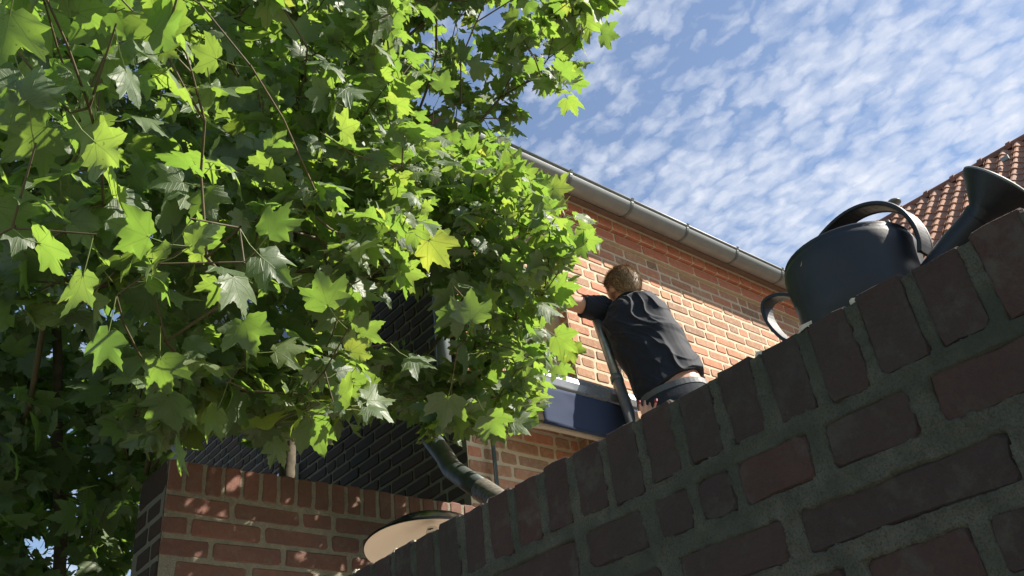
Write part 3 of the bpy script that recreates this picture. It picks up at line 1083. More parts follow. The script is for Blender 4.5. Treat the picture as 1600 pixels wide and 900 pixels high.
# ------------------------------------------------------------------ lower red garden wall beyond
LY, LX0, LX1 = 2.6, 0.872, 2.9
TOPL = Z(1.137)
low = empty('garden_wall', (LX0 + 0.4, LY + 0.12, 0), label='red brick garden wall dappled with sun below the leaves, rowlock top', cat='wall')
lm = MB()
xs = np.linspace(LX0 + 0.004, 2.30, 190); zs = np.linspace(Z(0.35), TOPL - 0.006, 90)
k = len(lm.v)
for xq in xs:
    for zq in zs:
        v = Vector((xq, 7.7, zq))
        lm.v.append((xq, LY - noise.fractal(v * 30, 1, 2, 4) * 0.0016 - noise.noise(v * 8) * 0.001, zq))
for i in range(len(xs) - 1):
    for j in range(len(zs) - 1):
        a = k + i * len(zs) + j
        lm.f.append((a, a + len(zs), a + len(zs) + 1, a + 1))
lm.box((LX0 + 0.004, LY + 0.006, 0), (2.298, LY + 0.235, TOPL - 0.0065))
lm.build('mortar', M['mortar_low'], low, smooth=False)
es = MB(); es.add([(LX0 + 0.0025, LY + 0.004, 0), (LX0 + 0.0025, LY + 0.235, 0), (LX0 + 0.0025, LY + 0.235, TOPL - 0.007), (LX0 + 0.0025, LY + 0.004, TOPL - 0.007)], [(0, 3, 2, 1)])
es.build('end_mortar', M['mortar_shaded'], low, recalc=False)  # end face coloured dark to stand for its shade
rl_ = random.Random(5)
PL = Pieces()
pit = 0.0622
x = 0.989 - pit * 1.9
js = []
x = 0.989 - 2 * pit
x = LX0 - 0.0
joints = [LX0]
xj = 0.989
while xj > LX0 + 0.03: joints.append(xj); xj -= pit
xj = 0.989 + pit
while xj < 2.29: joints.append(xj); xj += pit * rl_.uniform(0.98, 1.02)
joints.sort()
rlk = [brick_geo(0.051, 0.099, 0.003, 0.02, 900 + q, n=16, jit=0.0018) for q in range(8)]
for a, b in zip(joints[:-1], joints[1:]):
    w = b - a - 0.0115
    if w < 0.02: continue
    q = rl_.randrange(8)
    # through the wall: cap strip on top as well
    c = Vector(((a + b) / 2, LY, TOPL - 0.0525 + rl_.uniform(-0.002, 0.002)))
    vs, fs = rlk[q]
    vs = list(vs); fs = list(fs); kk = len(vs)
    vs += [(-0.0245, 0.040, -0.004), (0.0245, 0.040, -0.004), (0.0245, 0.040, -0.232), (-0.0245, 0.040, -0.232), (-0.0235, 0.0495, -0.004), (0.0235, 0.0495, -0.004), (0.0235, 0.0495, -0.23), (-0.0235, 0.0495, -0.23)]
    fs += [(kk + 4, kk + 5, kk + 6, kk + 7), (kk, kk + 1, kk + 5, kk + 4), (kk + 1, kk + 2, kk + 6, kk + 5), (kk + 2, kk + 3, kk + 7, kk + 6), (kk + 3, kk, kk + 4, kk + 7)]
    PL.add(frame(c, (1, 0, 0), (0, 0, 1)) @ Matrix.Diagonal((w / 0.051, 1, 1, 1)), (vs, fs), ('l', q), 900)
COL_ = 0.0655
stkL = stock(COL_ - 0.0145, 0.222, 0.104, 0.003, 0.02, 1000)
rowsF = lay_rows(LX0 + 0.003, 2.29, TOPL - 0.1105 - COL_ * 14, TOPL - 0.1105, COL_, 0.0145, 0.222, 0.104, rl_)
place_field(PL, rowsF, (1, 0, 0), (0, 0, 1), (0, LY, 0), stkL, 0.222, 0.104, rl_, None, seen, 'lf')
rowsE = lay_rows(-(LY + 0.232), -(LY + 0.004), TOPL - 0.1105 - COL_ * 14, TOPL - 0.1105, COL_, 0.0145, 0.222, 0.104, rl_)
place_field(PL, rowsE, (0, -1, 0), (0, 0, 1), (LX0 + 0.003, 0, 0), stkL, 0.222, 0.104, rl_, M['brick_shaded'], seen, 'le')  # end bricks take the shade-darkened brick colour
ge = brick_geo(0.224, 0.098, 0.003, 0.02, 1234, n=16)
PL.add(frame((LX0 + 0.003, LY + 0.117, TOPL - 0.0525), (0, -1, 0), (0, 0, 1)), ge, ('re', 0), 900, M['brick_shaded'])
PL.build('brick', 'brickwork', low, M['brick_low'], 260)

# ------------------------------------------------------------------ far tiled building
RX, RZ = 12.0, Z(7.553)
far = empty('tiled_building', (13.5, 1.5, 0), label='far building with a steep orange pantile roof, behind the watering can', cat='building')
fb = MB()
RY0, RY1 = -3.4, 5.9
lowx = 7.2
lowz = RZ - (RX - lowx)
fb.box((lowx + 0.35, RY0 + 0.1, 0), (16.4, RY1 - 0.1, lowz + 0.2))
fb.add([(lowx + 0.35, RY0 + 0.1, lowz + 0.2), (16.4, RY0 + 0.1, lowz + 0.2), (RX, RY0 + 0.1, RZ - 0.15), (lowx + 0.35, RY1 - 0.1, lowz + 0.2), (16.4, RY1 - 0.1, lowz + 0.2), (RX, RY1 - 0.1, RZ - 0.15)],
       [(0, 1, 2), (5, 4, 3), (0, 2, 5, 3), (2, 1, 4, 5)])
fb.build('wall', M['far_wall'], far)
fr_ = MB()
for s in (-1, 1):
    e = RX + s * (RX - lowx)
    fr_.add([(RX, RY0, RZ - 0.03), (RX, RY1, RZ - 0.03), (e, RY1, lowz - 0.03), (e, RY0, lowz - 0.03), (RX, RY0, RZ - 0.11), (RX, RY1, RZ - 0.11), (e, RY1, lowz - 0.11), (e, RY0, lowz - 0.11)],
            [(0, 1, 2, 3), (7, 6, 5, 4), (0, 4, 5, 1), (1, 5, 6, 2), (2, 6, 7, 3), (3, 7, 4, 0)])
froof = fr_.build('roof', M['ridge_tile'], far)
TW, TE = 0.206, 0.253
# local tile: u across (toward -Y), v up the slope, n out
tv = []
NS = 9
for row, (vv, lift) in enumerate(((-TE * 0.12, 0.034), (TE * 1.0, 0.012))):
    for q in range(NS):
        t = q / (NS - 1)
        hgt = 0.034 * math.sin(t * 2 * math.pi + 0.5) + (0.016 if t > 0.93 else 0)
        tv.append(((t - 0.5) * TW * 1.02, vv, hgt + lift + 0.02))
for q in range(NS): tv.append((tv[q][0], tv[q][1], tv[q][2] - 0.022))
tf = [(q, q + 1, NS + q + 1, NS + q) for q in range(NS - 1)] + [(2 * NS + q, 2 * NS + q + 1, q + 1, q) for q in range(NS - 1)]
U_ = Vector((0, -1, 0)); V_ = Vector((math.sqrt(.5), 0, math.sqrt(.5)))
PT = Pieces()
rt = random.Random(9)
nrow = int((RX - lowx) * math.sqrt(2) / TE)
for i in range(nrow):
    c0 = Vector((RX, 0, RZ)) - V_ * (0.10 + TE * (i + 1))
    y = RY0 + TW / 2
    while y < RY1:
        c = c0 + Vector((0, y, 0))
        m = frame(c, U_, V_) @ Matrix.Translation((rt.uniform(-.004, .004), rt.uniform(-.008, .008), rt.uniform(0, .006))) @ Matrix.Rotation(rt.uniform(-.02, .02), 4, 'X')
        q = project(c)
        s = seen(c)
        if s and q[0] < 1395: s *= 0.5
        PT.add(m, (tv, tf), 't', s)
        y += TW
PT.build('roof_tile', 'roof_tiles', froof, M['far_tile'], 290)
# ridge tiles
PRr = Pieces()
rv_ = []; rf_ = []
for e, (yy, rr) in enumerate(((-0.215, 0.115), (-0.15, 0.115), (-0.149, 0.100), (0.225, 0.092))):
    for q in range(9):
        a = math.radians(-20 + 220 * q / 8)
        rv_.append((rr * math.cos(a) * 1.1, yy, rr * math.sin(a)))
for e in range(3):
    for q in range(8): rf_.append((e * 9 + q, e * 9 + q + 1, e * 9 + 10 + q, e * 9 + 9 + q))
rf_.append(tuple(range(9)))
y = RY0 + 0.2
while y < RY1:
    PRr.add(Matrix.Translation((RX, y, RZ - 0.02)) @ Matrix.Rotation(math.pi, 4, 'Z'), (rv_, rf_), 'rt', seen((RX, y, RZ)))
    y += 0.42
PRr.build('ridge_tile', 'ridge_tiles', froof, M['ridge_tile'], 60)
cw = MB()
cp = Vector(at(1405, 333, 1)) - Vector((0, 0, EYE)); cp = cp * (RX / cp.x); cp.z += EYE
cw.lathe([(0.06, -0.3), (0.055, 0.0), (0.10, 0.01), (0.12, 0.035), (0.08, 0.075), (0.0, 0.085)], 14, Matrix.Translation((RX - 0.05, cp.y, RZ + 0.16)))
cw.build('roof_vent', M['zinc_dark'], far, smooth=True)
# a pair of small metal snow hooks that catch the sun
for px, py in ((1579, 258), (1394, 358)):
    d = ray(px, py)
    n_ = Vector((-1, 0, 1)); o_ = Vector((RX, 0, RZ)) - Vector((0, 0, EYE))
    t = o_.dot(n_) / d.dot(n_)
    c = d * t + Vector((0, 0, EYE))
    hk = MB(); hk.box((c.x - 0.12, c.y - 0.05, c.z + 0.03), (c.x - 0.08, c.y + 0.05, c.z + 0.10))
    hk.build('roof_vent', M['zinc'], far, bevel=0.01)

# ------------------------------------------------------------------ watering can
wc = empty('watering_can', (NX + 0.12, 0.42, TOPN), label='black plastic watering can with arched handle standing on the near wall', cat='watering can')
cx, cy = NX + 0.12, 0.412
T = Matrix.Translation((cx, cy, TOPN + 0.001))
wb = MB()
prof = [(0.0, 0.0), (0.070, 0.0), (0.076, 0.006), (0.079, 0.05), (0.0820, 0.092), (0.0832, 0.104), (0.0815, 0.111), (0.0795, 0.113), (0.0808, 0.116), (0.0795, 0.119), (0.076, 0.119), (0.075, 0.114), (0.075, 0.104), (0.070, 0.01), (0.0, 0.006)]
wb.lathe(prof, 40, T, (1.0, 0.98))
body = wb.build('body', M['black_plastic'], wc, smooth=True)
hb = MB()
hp = [(0.486, 0.566), (0.477, 0.584), (0.456, 0.606), (0.428, 0.623), (0.398, 0.632), (0.370, 0.631), (0.344, 0.619), (0.326, 0.598), (0.318, 0.572), (0.318, 0.549), (0.324, 0.532)]


def smooth_pts(p, it=2):
    for _ in range(it):
        q = [p[0]]
        for a, b in zip(p[:-1], p[1:]):
            q.append(tuple(a[i] * .75 + b[i] * .25 for i in range(len(a)))); q.append(tuple(a[i] * .25 + b[i] * .75 for i in range(len(a))))
        q.append(p[-1]); p = q
    return p


hb.strap([(cx, y, Z(z)) for y, z in smooth_pts(hp)], (1, 0, 0), 0.027, 0.004)
hb.build('handle', M['black_plastic'], wc, bevel=0.0012, smooth=False)
rim = MB(); 
for s in (-1, 1): rim.tube([(cx + s * 0.0133, y, Z(z)) for y, z in smooth_pts(hp)], 0.0032, 6)
rim.build('handle_ribs', M['black_plastic'], wc, smooth=True)
bh = MB()
bp_ = [(0.486, 0.562), (0.508, 0.580), (0.530, 0.586), (0.541, 0.580), (0.542, 0.558), (0.533, 0.532), (0.518, 0.508), (0.495, 0.495)]
bh.strap([(cx, y, Z(z)) for y, z in smooth_pts(bp_)], (1, 0, 0), 0.022, 0.005)
bh.build('handle', M['black_plastic'], wc, bevel=0.0012)
sp = MB()
spp = smooth_pts([(0.360, 0.480), (0.330, 0.500), (0.292, 0.524), (0.262, 0.537), (0.250, 0.549)])
sp.tube([(cx, y, Z(z)) for y, z in spp], list(np.linspace(0.021, 0.0145, len(spp))), 20)
sp.build('spout', M['black_plastic'], wc, smooth=True)
ax = Vector((0.12, -0.825, 0.565)).normalized()
Rm_ = ax.to_track_quat('Z', 'Y').to_matrix().to_4x4()
rm = Matrix.Translation((cx, 0.250, Z(0.544))) @ Rm_
rs = MB()
rs.lathe([(0.0152, -0.010), (0.0160, -0.001), (0.0175, 0.003), (0.0430, 0.0300), (0.0438, 0.0315), (0.0435, 0.0325)], 36, rm)
rose = rs.build('rose', M['black_plastic'], wc, smooth=True)
rf2 = MB()
rf2.lathe([(0.0435, 0.0325), (0.0442, 0.0335), (0.0430, 0.0350), (0.036, 0.0372), (0.018, 0.0385), (0.0, 0.039)], 36, rm)
rf2.build('rose_plate', M['rose_rim'], rose, smooth=True)
for k, (y, z, xq) in enumerate(((0.430, 0.556, -0.06),)):
    a = Vector((cx + xq, y, Z(z)))
    d_ = (a - Vector((cx, cy, a.z))); d_.normalize()
    p0 = Vector((cx, cy, a.z)) + d_ * 0.0820
    lb = MB(); lb.tube([p0, p0 + Vector((0, -0.004, 0.004)), p0 + Vector((0, -0.009, 0.001)), p0 + Vector((0, -0.012, -0.004))], [0.0006, 0.0016, 0.0014, 0.0004], 5)
    lb.build('dry_bit', M['leaf_dry'], body)

# ------------------------------------------------------------------ lamp shade behind the near wall
lc = at(676, 856, 2.95)
lamp = empty('garden_lamp', (lc.x, lc.y, 0), label='wide black enamel lamp shade with cream inside, before the dappled wall', cat='lamp')
toC = (Vector((0, 0, EYE)) - lc).normalized()
ln = (Vector((0, 0, 1)) - Vector((toC.x, toC.y, 0)).normalized() * -0.0 + Vector((-toC.x, -toC.y, 0)).normalized() * 0.13 + AR * 0.05).normalized()
LM = Matrix.Translation(lc) @ ln.to_track_quat('Z', 'Y').to_matrix().to_4x4()
ls = MB()
ls.lathe([(0.218, -0.004), (0.2185, 0.002), (0.214, 0.006), (0.19, 0.026), (0.14, 0.062), (0.09, 0.086), (0.05, 0.097), (0.03, 0.101), (0.0, 0.103)], 64, LM)
shade = ls.build('lamp_shade', M['enamel_black'], lamp, smooth=True)
li = MB()
li.lathe([(0.216, -0.0045), (0.210, 0.001), (0.187, 0.021), (0.137, 0.057), (0.088, 0.080), (0.045, 0.089), (0.0, 0.090)], 64, LM)
li.build('shade_lining', M['enamel_cream'], shade, smooth=True)
lbm = MB(); lbm.lathe([(0.0, -0.03), (0.022, -0.024), (0.032, 0.0), (0.026, 0.03), (0.018, 0.066)], 20, LM)
lbm.build('bulb', M['white_frame'], lamp, smooth=True)
lp = MB()
top = LM @ Vector((0, 0, 0.115)); back = lc + Vector((0.02, 0.16, 0)); 
lp.tube([top, top + Vector((0, 0.03, -0.01)), lc + Vector((0.03, 0.25, -0.02)), lc + Vector((0.03, 0.25, -0.6)), Vector((lc.x + 0.03, lc.y + 0.25, 0))] if False else [lc + Vector((0, 0, 0.06)), lc + Vector((0, 0, -0.4)), Vector((lc.x, lc.y, 0))], 0.014, 10)
lp.build('pole', M['enamel_black'], lamp, smooth=True)

# ------------------------------------------------------------------ awning
aw = empty('awning', (3.2, 2.75, Z(1.8)), label='folded navy cloth awning with grey metal cassette fixed to the brick house', cat='awning')
ax0, ax1 = 2.555, 3.95
cs = MB()
pr = [(2.86, 1.935), (2.80, 1.945), (2.745, 1.938), (2.712, 1.915), (2.700, 1.880), (2.706, 1.842), (2.72, 1.828), (2.86, 1.828)]
vs = [(ax0, y, Z(z)) for y, z in pr] + [(ax1, y, Z(z)) for y, z in pr]
n8 = len(pr)
cs.add(vs, [(i, (i + 1) % n8, n8 + (i + 1) % n8, n8 + i) for i in range(n8)] + [tuple(range(n8))[::-1], tuple(range(n8, 2 * n8))])
cs.build('cassette', M['cassette'], aw, bevel=0.004)
cv = MB(); cv.box((ax0 - 0.02, 2.76, Z(1.943)), (ax1 + 0.02, 2.895, Z(1.955)))
cv.build('cover_strip', M['cassette'], aw)
fb_ = MB()
nx_, nz_ = 60, 12
k = 0
fx0, fx1 = 2.578, 3.93
for i in range(nx_ + 1):
    for j in range(nz_ + 1):
        x = fx0 + (fx1 - fx0) * i / nx_; t = j / nz_
        z = 1.829 - 0.192 * t
        y = 2.712 + 0.006 * math.sin(x * 21) * t + 0.003 * noise.noise(Vector((x * 12, t * 3, 0)))
        fb_.v.append((x, y, Z(z)))
for i in range(nx_):
    for j in range(nz_):
        a = i * (nz_ + 1) + j
        fb_.f.append((a, a + nz_ + 1, a + nz_ + 2, a + 1))
fo = fb_.build('valance', M['fabric'], aw, smooth=True)
sm = fo.modifiers.new('thick', 'SOLIDIFY'); sm.thickness = 0.0015
hm = MB(); hm.tube([(fx0, 2.712, Z(1.636)), (fx1, 2.712, Z(1.636))], 0.006, 8)
hm.build('hem', M['fabric'], fo, smooth=True)
for dx in (0.028, 0.042):
    st = MB(); st.strap([(fx0 + dx, 2.7085, Z(1.826)), (fx0 + dx, 2.7080, Z(1.64))], (1, 0, 0), 0.0016, 0.001)
    st.build('seam', mat_plain('pale thread', (0.30, 0.34, 0.42), 0.8), fo)
bk = MB()
bk.box((2.52, 2.79, Z(1.80)), (2.575, 2.96, Z(1.93)))
bk.box((2.46, 2.84, Z(1.735)), (2.60, 2.955, Z(1.775)))
bk.build('wall_bracket', M['bracket'], aw, bevel=0.004)
ro = MB(); ro.tube([(2.535, 2.80, Z(1.74)), (3.9, 2.80, Z(1.74))], 0.047, 20)
ro.build('roller', M['bracket'], aw, smooth=True)
ar = MB()
ar.tube([(2.50, 2.90, Z(1.70)), (2.56, 2.83, Z(1.675)), (2.66, 2.80, Z(1.67)), (3.3, 2.79, Z(1.67))], 0.019, 8)
ar.tube([(2.515, 2.80, Z(1.662)), (2.515, 2.80, Z(1.63))], 0.011, 8)
ar.tube([(2.485, 2.80, Z(1.662)), (2.485, 2.80, Z(1.625))], 0.010, 8)
ar.build('folding_arm', M['bracket'], aw, smooth=True)

# ------------------------------------------------------------------ ladder
P0 = at(989, 663, 4.34); P1 = at(923, 474, 4.86)
dl = (P1 - P0).normalized()
foot = P0 - dl * ((P0.z - 0.0) / dl.z)
head_ = P1 + dl * 0.02
lad = empty('ladder', (foot.x + 0.2, foot.y, 0), label='grey tubular metal ladder the man stands on, leaning at the house', cat='ladder')
offs = Vector((0.40, 0.02, 0))
for s in (0, 1):
    r_ = MB()
    a, b = foot + offs * s, head_ + offs * s
    mid = a + (b - a) * 0.86
    r_.tube([a, mid], 0.0285, 16); r_.tube([mid - dl * 0.02, b], 0.0245, 16)
    ra = r_.build('rail', M['steel'], lad, smooth=True)
    rc = MB(); rc.tube([mid - dl * 0.028, mid + dl * 0.004], 0.0315, 16); rc.build('collar', M['zinc_dark'], ra, smooth=True)
L_len = (head_ - foot).length
q = 0.20
while q < L_len - 0.75:
    rg = MB(); rg.tube([foot + dl * q, foot + dl * q + offs], 0.014, 10); rg.build('rung', M['steel'], lad, smooth=True); q += 0.27

# ------------------------------------------------------------------ person


def baked(mb, name, mat, parent, voxel, smooth=4, post=None, bis=None):
    me = mb.mesh(name + '_src')
    tmp = bpy.data.objects.new(name + '_src', me); COL.objects.link(tmp)
    m = tmp.modifiers.new('r', 'REMESH'); m.mode = 'VOXEL'; m.voxel_size = voxel; m.adaptivity = 0
    if smooth:
        s_ = tmp.modifiers.new('s', 'SMOOTH'); s_.iterations = smooth; s_.factor = 0.5
    dg = bpy.context.evaluated_depsgraph_get()
    me2 = bpy.data.meshes.new_from_object(tmp.evaluated_get(dg))
    bpy.data.objects.remove(tmp); bpy.data.meshes.remove(me)
    me2.name = name
    if post: post(me2)
    me2.materials.clear(); me2.materials.append(mat)
    return link(name, me2, None, parent, True)


def loft(mb, rings, seg=28, M4=None):
    """rings: (center, side vec*r, depth vec*r)"""
    vs = []
    for c, s_, d_ in rings:
        for k in range(seg):
            a = 2 * math.pi * k / seg
            ca, sa = math.cos(a), math.sin(a)
            # slightly squared ellipse
            f = (abs(ca) ** 2.4 + abs(sa) ** 2.4) ** (-1 / 2.4)
            vs.append(c + s_ * ca * f + d_ * sa * f)
    fs = []
    for i in range(len(rings) - 1):
        for k in range(seg):
            k2 = (k + 1) % seg
            fs.append((i * seg + k, i * seg + k2, (i + 1) * seg + k2, (i + 1) * seg + k))
    fs.append(tuple(range(seg))[::-1]); e = (len(rings) - 1) * seg
    fs.append(tuple(e + k for k in range(seg)))
    mb.add(vs, fs)


def ball(mb, c, r, M3=None, seg=16):
    c = Vector(c)
    if not hasattr(r, '__len__'): r = (r, r, r)
    vs = []; rows = seg // 2 + 1
    for i in range(rows):
        th_ = math.pi * i / (rows - 1)
        for k in range(seg):
            a = 2 * math.pi * k / seg
            v = Vector((r[0] * math.sin(th_) * math.cos(a), r[1] * math.sin(th_) * math.sin(a), r[2] * math.cos(th_)))
            if M3: v = M3 @ v
            vs.append(c + v)
    fs = []
    for i in range(rows - 1):
        for k in range(seg):
            k2 = (k + 1) % seg
            fs.append((i * seg + k, (i + 1) * seg + k, (i + 1) * seg + k2, i * seg + k2))
    mb.add(vs, fs)


def limb(mb, pts, rad, seg=14):
    mb.tube(pts, rad, seg)
    for p, r in zip(pts, rad): ball(mb, p, r * 0.995, seg=14)


hipc = at(1059, 645, 4.34); waist = at(1049, 606, 4.42); mid = at(1030, 568, 4.52); chest = at(1010, 532, 4.62); upc = at(993, 498, 4.72)
neckb = at(982, 474, 4.79); headc = at(974, 449, 4.84)
LS = at(938, 483, 4.80); RS = at(1035, 510, 4.66)
side = (RS - LS).normalized()
spine = (neckb - hipc).normalized()
depth = spine.cross(side).normalized()
side = depth.cross(spine).normalized()
person = empty('person', (hipc.x, hipc.y, 0), label='person in black t-shirt leaning from the ladder, short brown hair, seen from behind', cat='person')
bmb = MB()
down_ = Vector((0, 0, -1))
kneeL = hipc - side * 0.11 + Vector((0.02, 0.16, -0.42)); kneeR = hipc + side * 0.10 + Vector((0.0, 0.12, -0.44))
ankL = kneeL + Vector((0, -0.10, -0.42)); ankR = kneeR + Vector((0, -0.08, -0.42))


def torso_rings(g):
    return [(hipc - spine * 0.06, side * (0.165 + g), depth * (0.125 + g)), (hipc, side * (0.172 + g), depth * (0.130 + g)), (waist, side * (0.150 + g), depth * (0.112 + g)),
            (mid, side * (0.158 + g), depth * (0.112 + g)), (chest, side * (0.168 + g), depth * (0.115 + g)), (upc, side * (0.165 + g), depth * (0.100 + g)), (neckb - spine * 0.035, side * (0.115 + g), depth * (0.075 + g)),
            (neckb, side * (0.062 + g), depth * (0.06 + g))]


loft(bmb, torso_rings(0.0))
ball(bmb, LS, 0.062); ball(bmb, RS, 0.062)
elbL = at(893, 474, 4.72); wrL = at(855, 452, 4.90)
limb(bmb, [LS, LS.lerp(elbL, .5), elbL], [0.056, 0.050, 0.041])
limb(bmb, [elbL, elbL.lerp(wrL, .35), wrL], [0.041, 0.040, 0.027])
elbR = at(1012, 580, 4.62); wrR = at(1010, 676, 4.22)
limb(bmb, [RS, RS.lerp(elbR, .5), elbR], [0.056, 0.050, 0.041])
limb(bmb, [elbR, elbR.lerp(wrR, .35), wrR], [0.041, 0.038, 0.027])
for a, b, c in ((hipc - side * 0.09, kneeL, ankL), (hipc + side * 0.09, kneeR, ankR)):
    limb(bmb, [a, b, c], [0.085, 0.058, 0.038])
    limb(bmb, [c, c + Vector((0.03, 0.17, -0.04))], [0.042, 0.036])
limb(bmb, [neckb - spine * 0.03, headc - Vector((0, 0, 0.05))], [0.063, 0.060])
# head
face = (Vector((0.16, 0.92, -0.30))).normalized()
hup = (Vector((0, 0, 1)) - face * face.z + AR * -0.10).normalized()
hs = face.cross(hup).normalized(); hup = hs.cross(face)
HM = Matrix((hs, face, hup)).transposed()
ball(bmb, headc + hup * 0.012, (0.083, 0.103, 0.100), HM, 20)
ball(bmb, headc + face * 0.035 - hup * 0.045, (0.056, 0.058, 0.062), HM, 18)
ball(bmb, headc + face * 0.062 - hup * 0.085, (0.030, 0.028, 0.024), HM, 12)
limb(bmb, [headc + face * 0.088 - hup * 0.005, headc + face * 0.108 - hup * 0.030], [0.010, 0.014], 8)
ball(bmb, headc + face * 0.078 - hup * 0.058, (0.026, 0.018, 0.010), HM, 12)
ball(bmb, headc + face * 0.080 + hup * 0.022, (0.052, 0.018, 0.010), HM, 12)
for s in (-1, 1):
    ball(bmb, headc + hs * s * 0.083 - hup * 0.016 + face * 0.012, (0.010, 0.019, 0.029), HM, 12)
    ball(bmb, headc + hs * s * 0.031 + face * 0.079 + hup * 0.006, (0.012, 0.010, 0.008), HM, 10)


def hand(mb, wr, dirv, palmn, spread, curl, lens=(0.070, 0.078, 0.073, 0.058), thumb=1):
    dirv = dirv.normalized(); palmn = (palmn - dirv * palmn.dot(dirv)).normalized(); sv = dirv.cross(palmn).normalized()
    pc = wr + dirv * 0.048
    rings = []
    for t, w_, th_ in ((0.0, 0.026, 0.018), (0.02, 0.033, 0.017), (0.055, 0.041, 0.015), (0.085, 0.041, 0.0125)):
        rings.append((wr + dirv * t, sv * w_, palmn * th_))
    loft(mb, rings, 16)
    tips = []
    for i, L in enumerate(lens):
        o = (i - 1.5) * 0.0205
        d = (dirv + sv * o * spread).normalized()
        p = wr + dirv * 0.082 + sv * o
        pts = [p]
        seg_ = (L * 0.46, L * 0.30, L * 0.24)
        ang = 0
        for q, l_ in enumerate(seg_):
            ang += curl[i % len(curl)] * (0.8, 1.0, 0.7)[q]
            dd = d * math.cos(ang) + palmn * math.sin(ang)
            pts.append(pts[-1] + dd * l_)
        limb(mb, pts, [0.0092, 0.0088, 0.0080, 0.0070], 8)
        tips.append((pts[-2], pts[-1]))
    p = wr + dirv * 0.025 + sv * thumb * 0.03
    pts = [p, p + (dirv * 0.6 + sv * thumb * 0.55 + palmn * 0.35) * 0.034, p + (dirv * 0.85 + sv * thumb * 0.35 + palmn * 0.6) * 0.062, p + (dirv * 1.0 + sv * thumb * 0.2 + palmn * 0.8) * 0.078]
    limb(mb, pts, [0.013, 0.0105, 0.0095, 0.008], 8)
    return tips


hand(bmb, wrL, at(836, 446, 4.92) - wrL + Vector((0, 0.05, 0)), Vector((0.2, 0.3, -1)), 3, (0.35, 0.4, 0.45, 0.5))
hd = (at(1012, 622, 4.22) - wrR)
tips = hand(bmb, wrR, hd, (at(1000, 640, 4.5) - at(1000, 640, 4.1)), 4, (0.05, 0.42, 0.30, 0.10), thumb=-1)
baked(bmb, 'body', M['skin'], person, 0.0055, 3)
rt_ = MB()
for i in (0, 3):
    a, b = tips[i]
    d_ = (b - a).normalized()
    c_ = a.lerp(b, 0.62)
    limb(rt_, [c_, b + d_ * 0.001], [0.0088, 0.0080], 10)
rt_.build('red_fingertip', M['red_paint'], person, smooth=True)
# t-shirt
sh = MB()
g_ = 0.016
tilt = -side * 0.0
hemc = waist.lerp(hipc, 0.20)
hs_ = (side * 0.186 + spine * 0.050)
rings = [(hemc - spine * 0.0, hs_, depth * 0.140), (waist + spine * 0.05, side * 0.180 + spine * 0.02, depth * 0.136),
         (mid, side * (0.176), depth * 0.134), (chest, side * 0.186, depth * 0.136), (upc + spine * 0.005, side * 0.178, depth * 0.120),
         (neckb - spine * 0.028, side * 0.130, depth * 0.092), (neckb + spine * 0.006, side * 0.075, depth * 0.073)]
loft(sh, rings, 40)
ball(sh, LS, 0.078); ball(sh, RS, 0.078)
slL = LS.lerp(elbL, 0.66); slR = RS.lerp(elbR, 0.6)
sh.tube([LS, LS.lerp(elbL, .35), slL], [0.076, 0.068, 0.064], 20)
sh.tube([RS, RS.lerp(elbR, .35), slR], [0.078, 0.072, 0.070], 20)
FD = (AR * 0.86 - AU * 0.50).normalized()
FP = (AR * 0.50 + AU * 0.86).normalized()


def shirt_post(me):
    n = len(me.vertices)
    co = np.empty(n * 3); me.vertices.foreach_get('co', co); co = co.reshape(-1, 3)
    no = np.array([v.normal[:] for v in me.vertices])
    for i in range(n):
        p = Vector(co[i])
        a = p.dot(FD); b = p.dot(FP); c = p.dot(AW)
        w = Vector((a * 2.6, b * 10 + 1.2 * noise.noise(p * 4), c * 2.6))
        r1 = 1 - abs(noise.noise(w)) * 2.2
        w2 = Vector((a * 4.5 + 4, b * 25 + 1.4 * noise.noise(p * 6), c * 5))
        r2 = 1 - abs(noise.noise(w2)) * 2.2
        k = noise.noise(p * 5 + Vector((5, 1, 2))) * 0.5 + 0.6
        kk = max(0.0, noise.noise(p * 3.3 + Vector((1, 7, 3))) + 0.45)
        dsp = max(0, r1) ** 2 * 0.014 * k + max(0, r2) ** 3 * 0.011 * kk - 0.005 + noise.noise(p * 14) * 0.003
        co[i] += no[i] * dsp
    me.vertices.foreach_set('co', co.ravel()); me.update()


baked(sh, 't_shirt', M['shirt'], person, 0.0048, 3, shirt_post)
# collar
cl_ = MB()
cp_ = [neckb + spine * 0.010 + side * 0.074 * math.cos(a) + depth * 0.072 * math.sin(a) for a in [2 * math.pi * q / 24 for q in range(24)]]
cl_.tube(cp_, 0.007, 8, closed=True)
cl_.build('collar', M['shirt'], person, smooth=True)
# trousers and belt
tm = MB()
bc = waist.lerp(hipc, 0.52)
loft(tm, [(hipc - spine * 0.09, side * 0.182, depth * 0.142), (hipc, side * 0.186, depth * 0.144), (bc, side * 0.176, depth * 0.132)], 36)
for a, b, c in ((hipc - side * 0.09, kneeL, ankL), (hipc + side * 0.09, kneeR, ankR)):
    limb(tm, [a, b, c], [0.105, 0.078, 0.065])
baked(tm, 'trousers', M['denim'], person, 0.008, 2)
bt = MB()
bp2 = [bc + spine * 0.002 + side * 0.1775 * math.cos(a) * (abs(math.cos(a)) ** 2.4 + abs(math.sin(a)) ** 2.4) ** (-1 / 2.4) + depth * 0.1335 * math.sin(a) * (abs(math.cos(a)) ** 2.4 + abs(math.sin(a)) ** 2.4) ** (-1 / 2.4) for a in [2 * math.pi * q / 48 for q in range(49)]]
bt.strap(bp2, spine, 0.034, 0.005)
bt.build('belt', M['belt'], person, smooth=False)
# shoes
for c in (ankL, ankR):
    s_ = MB(); limb(s_, [c + Vector((0, -0.03, -0.05)), c + Vector((0.03, 0.18, -0.055))], [0.05, 0.042]); s_.build('shoe', M['denim'], person, smooth=True)
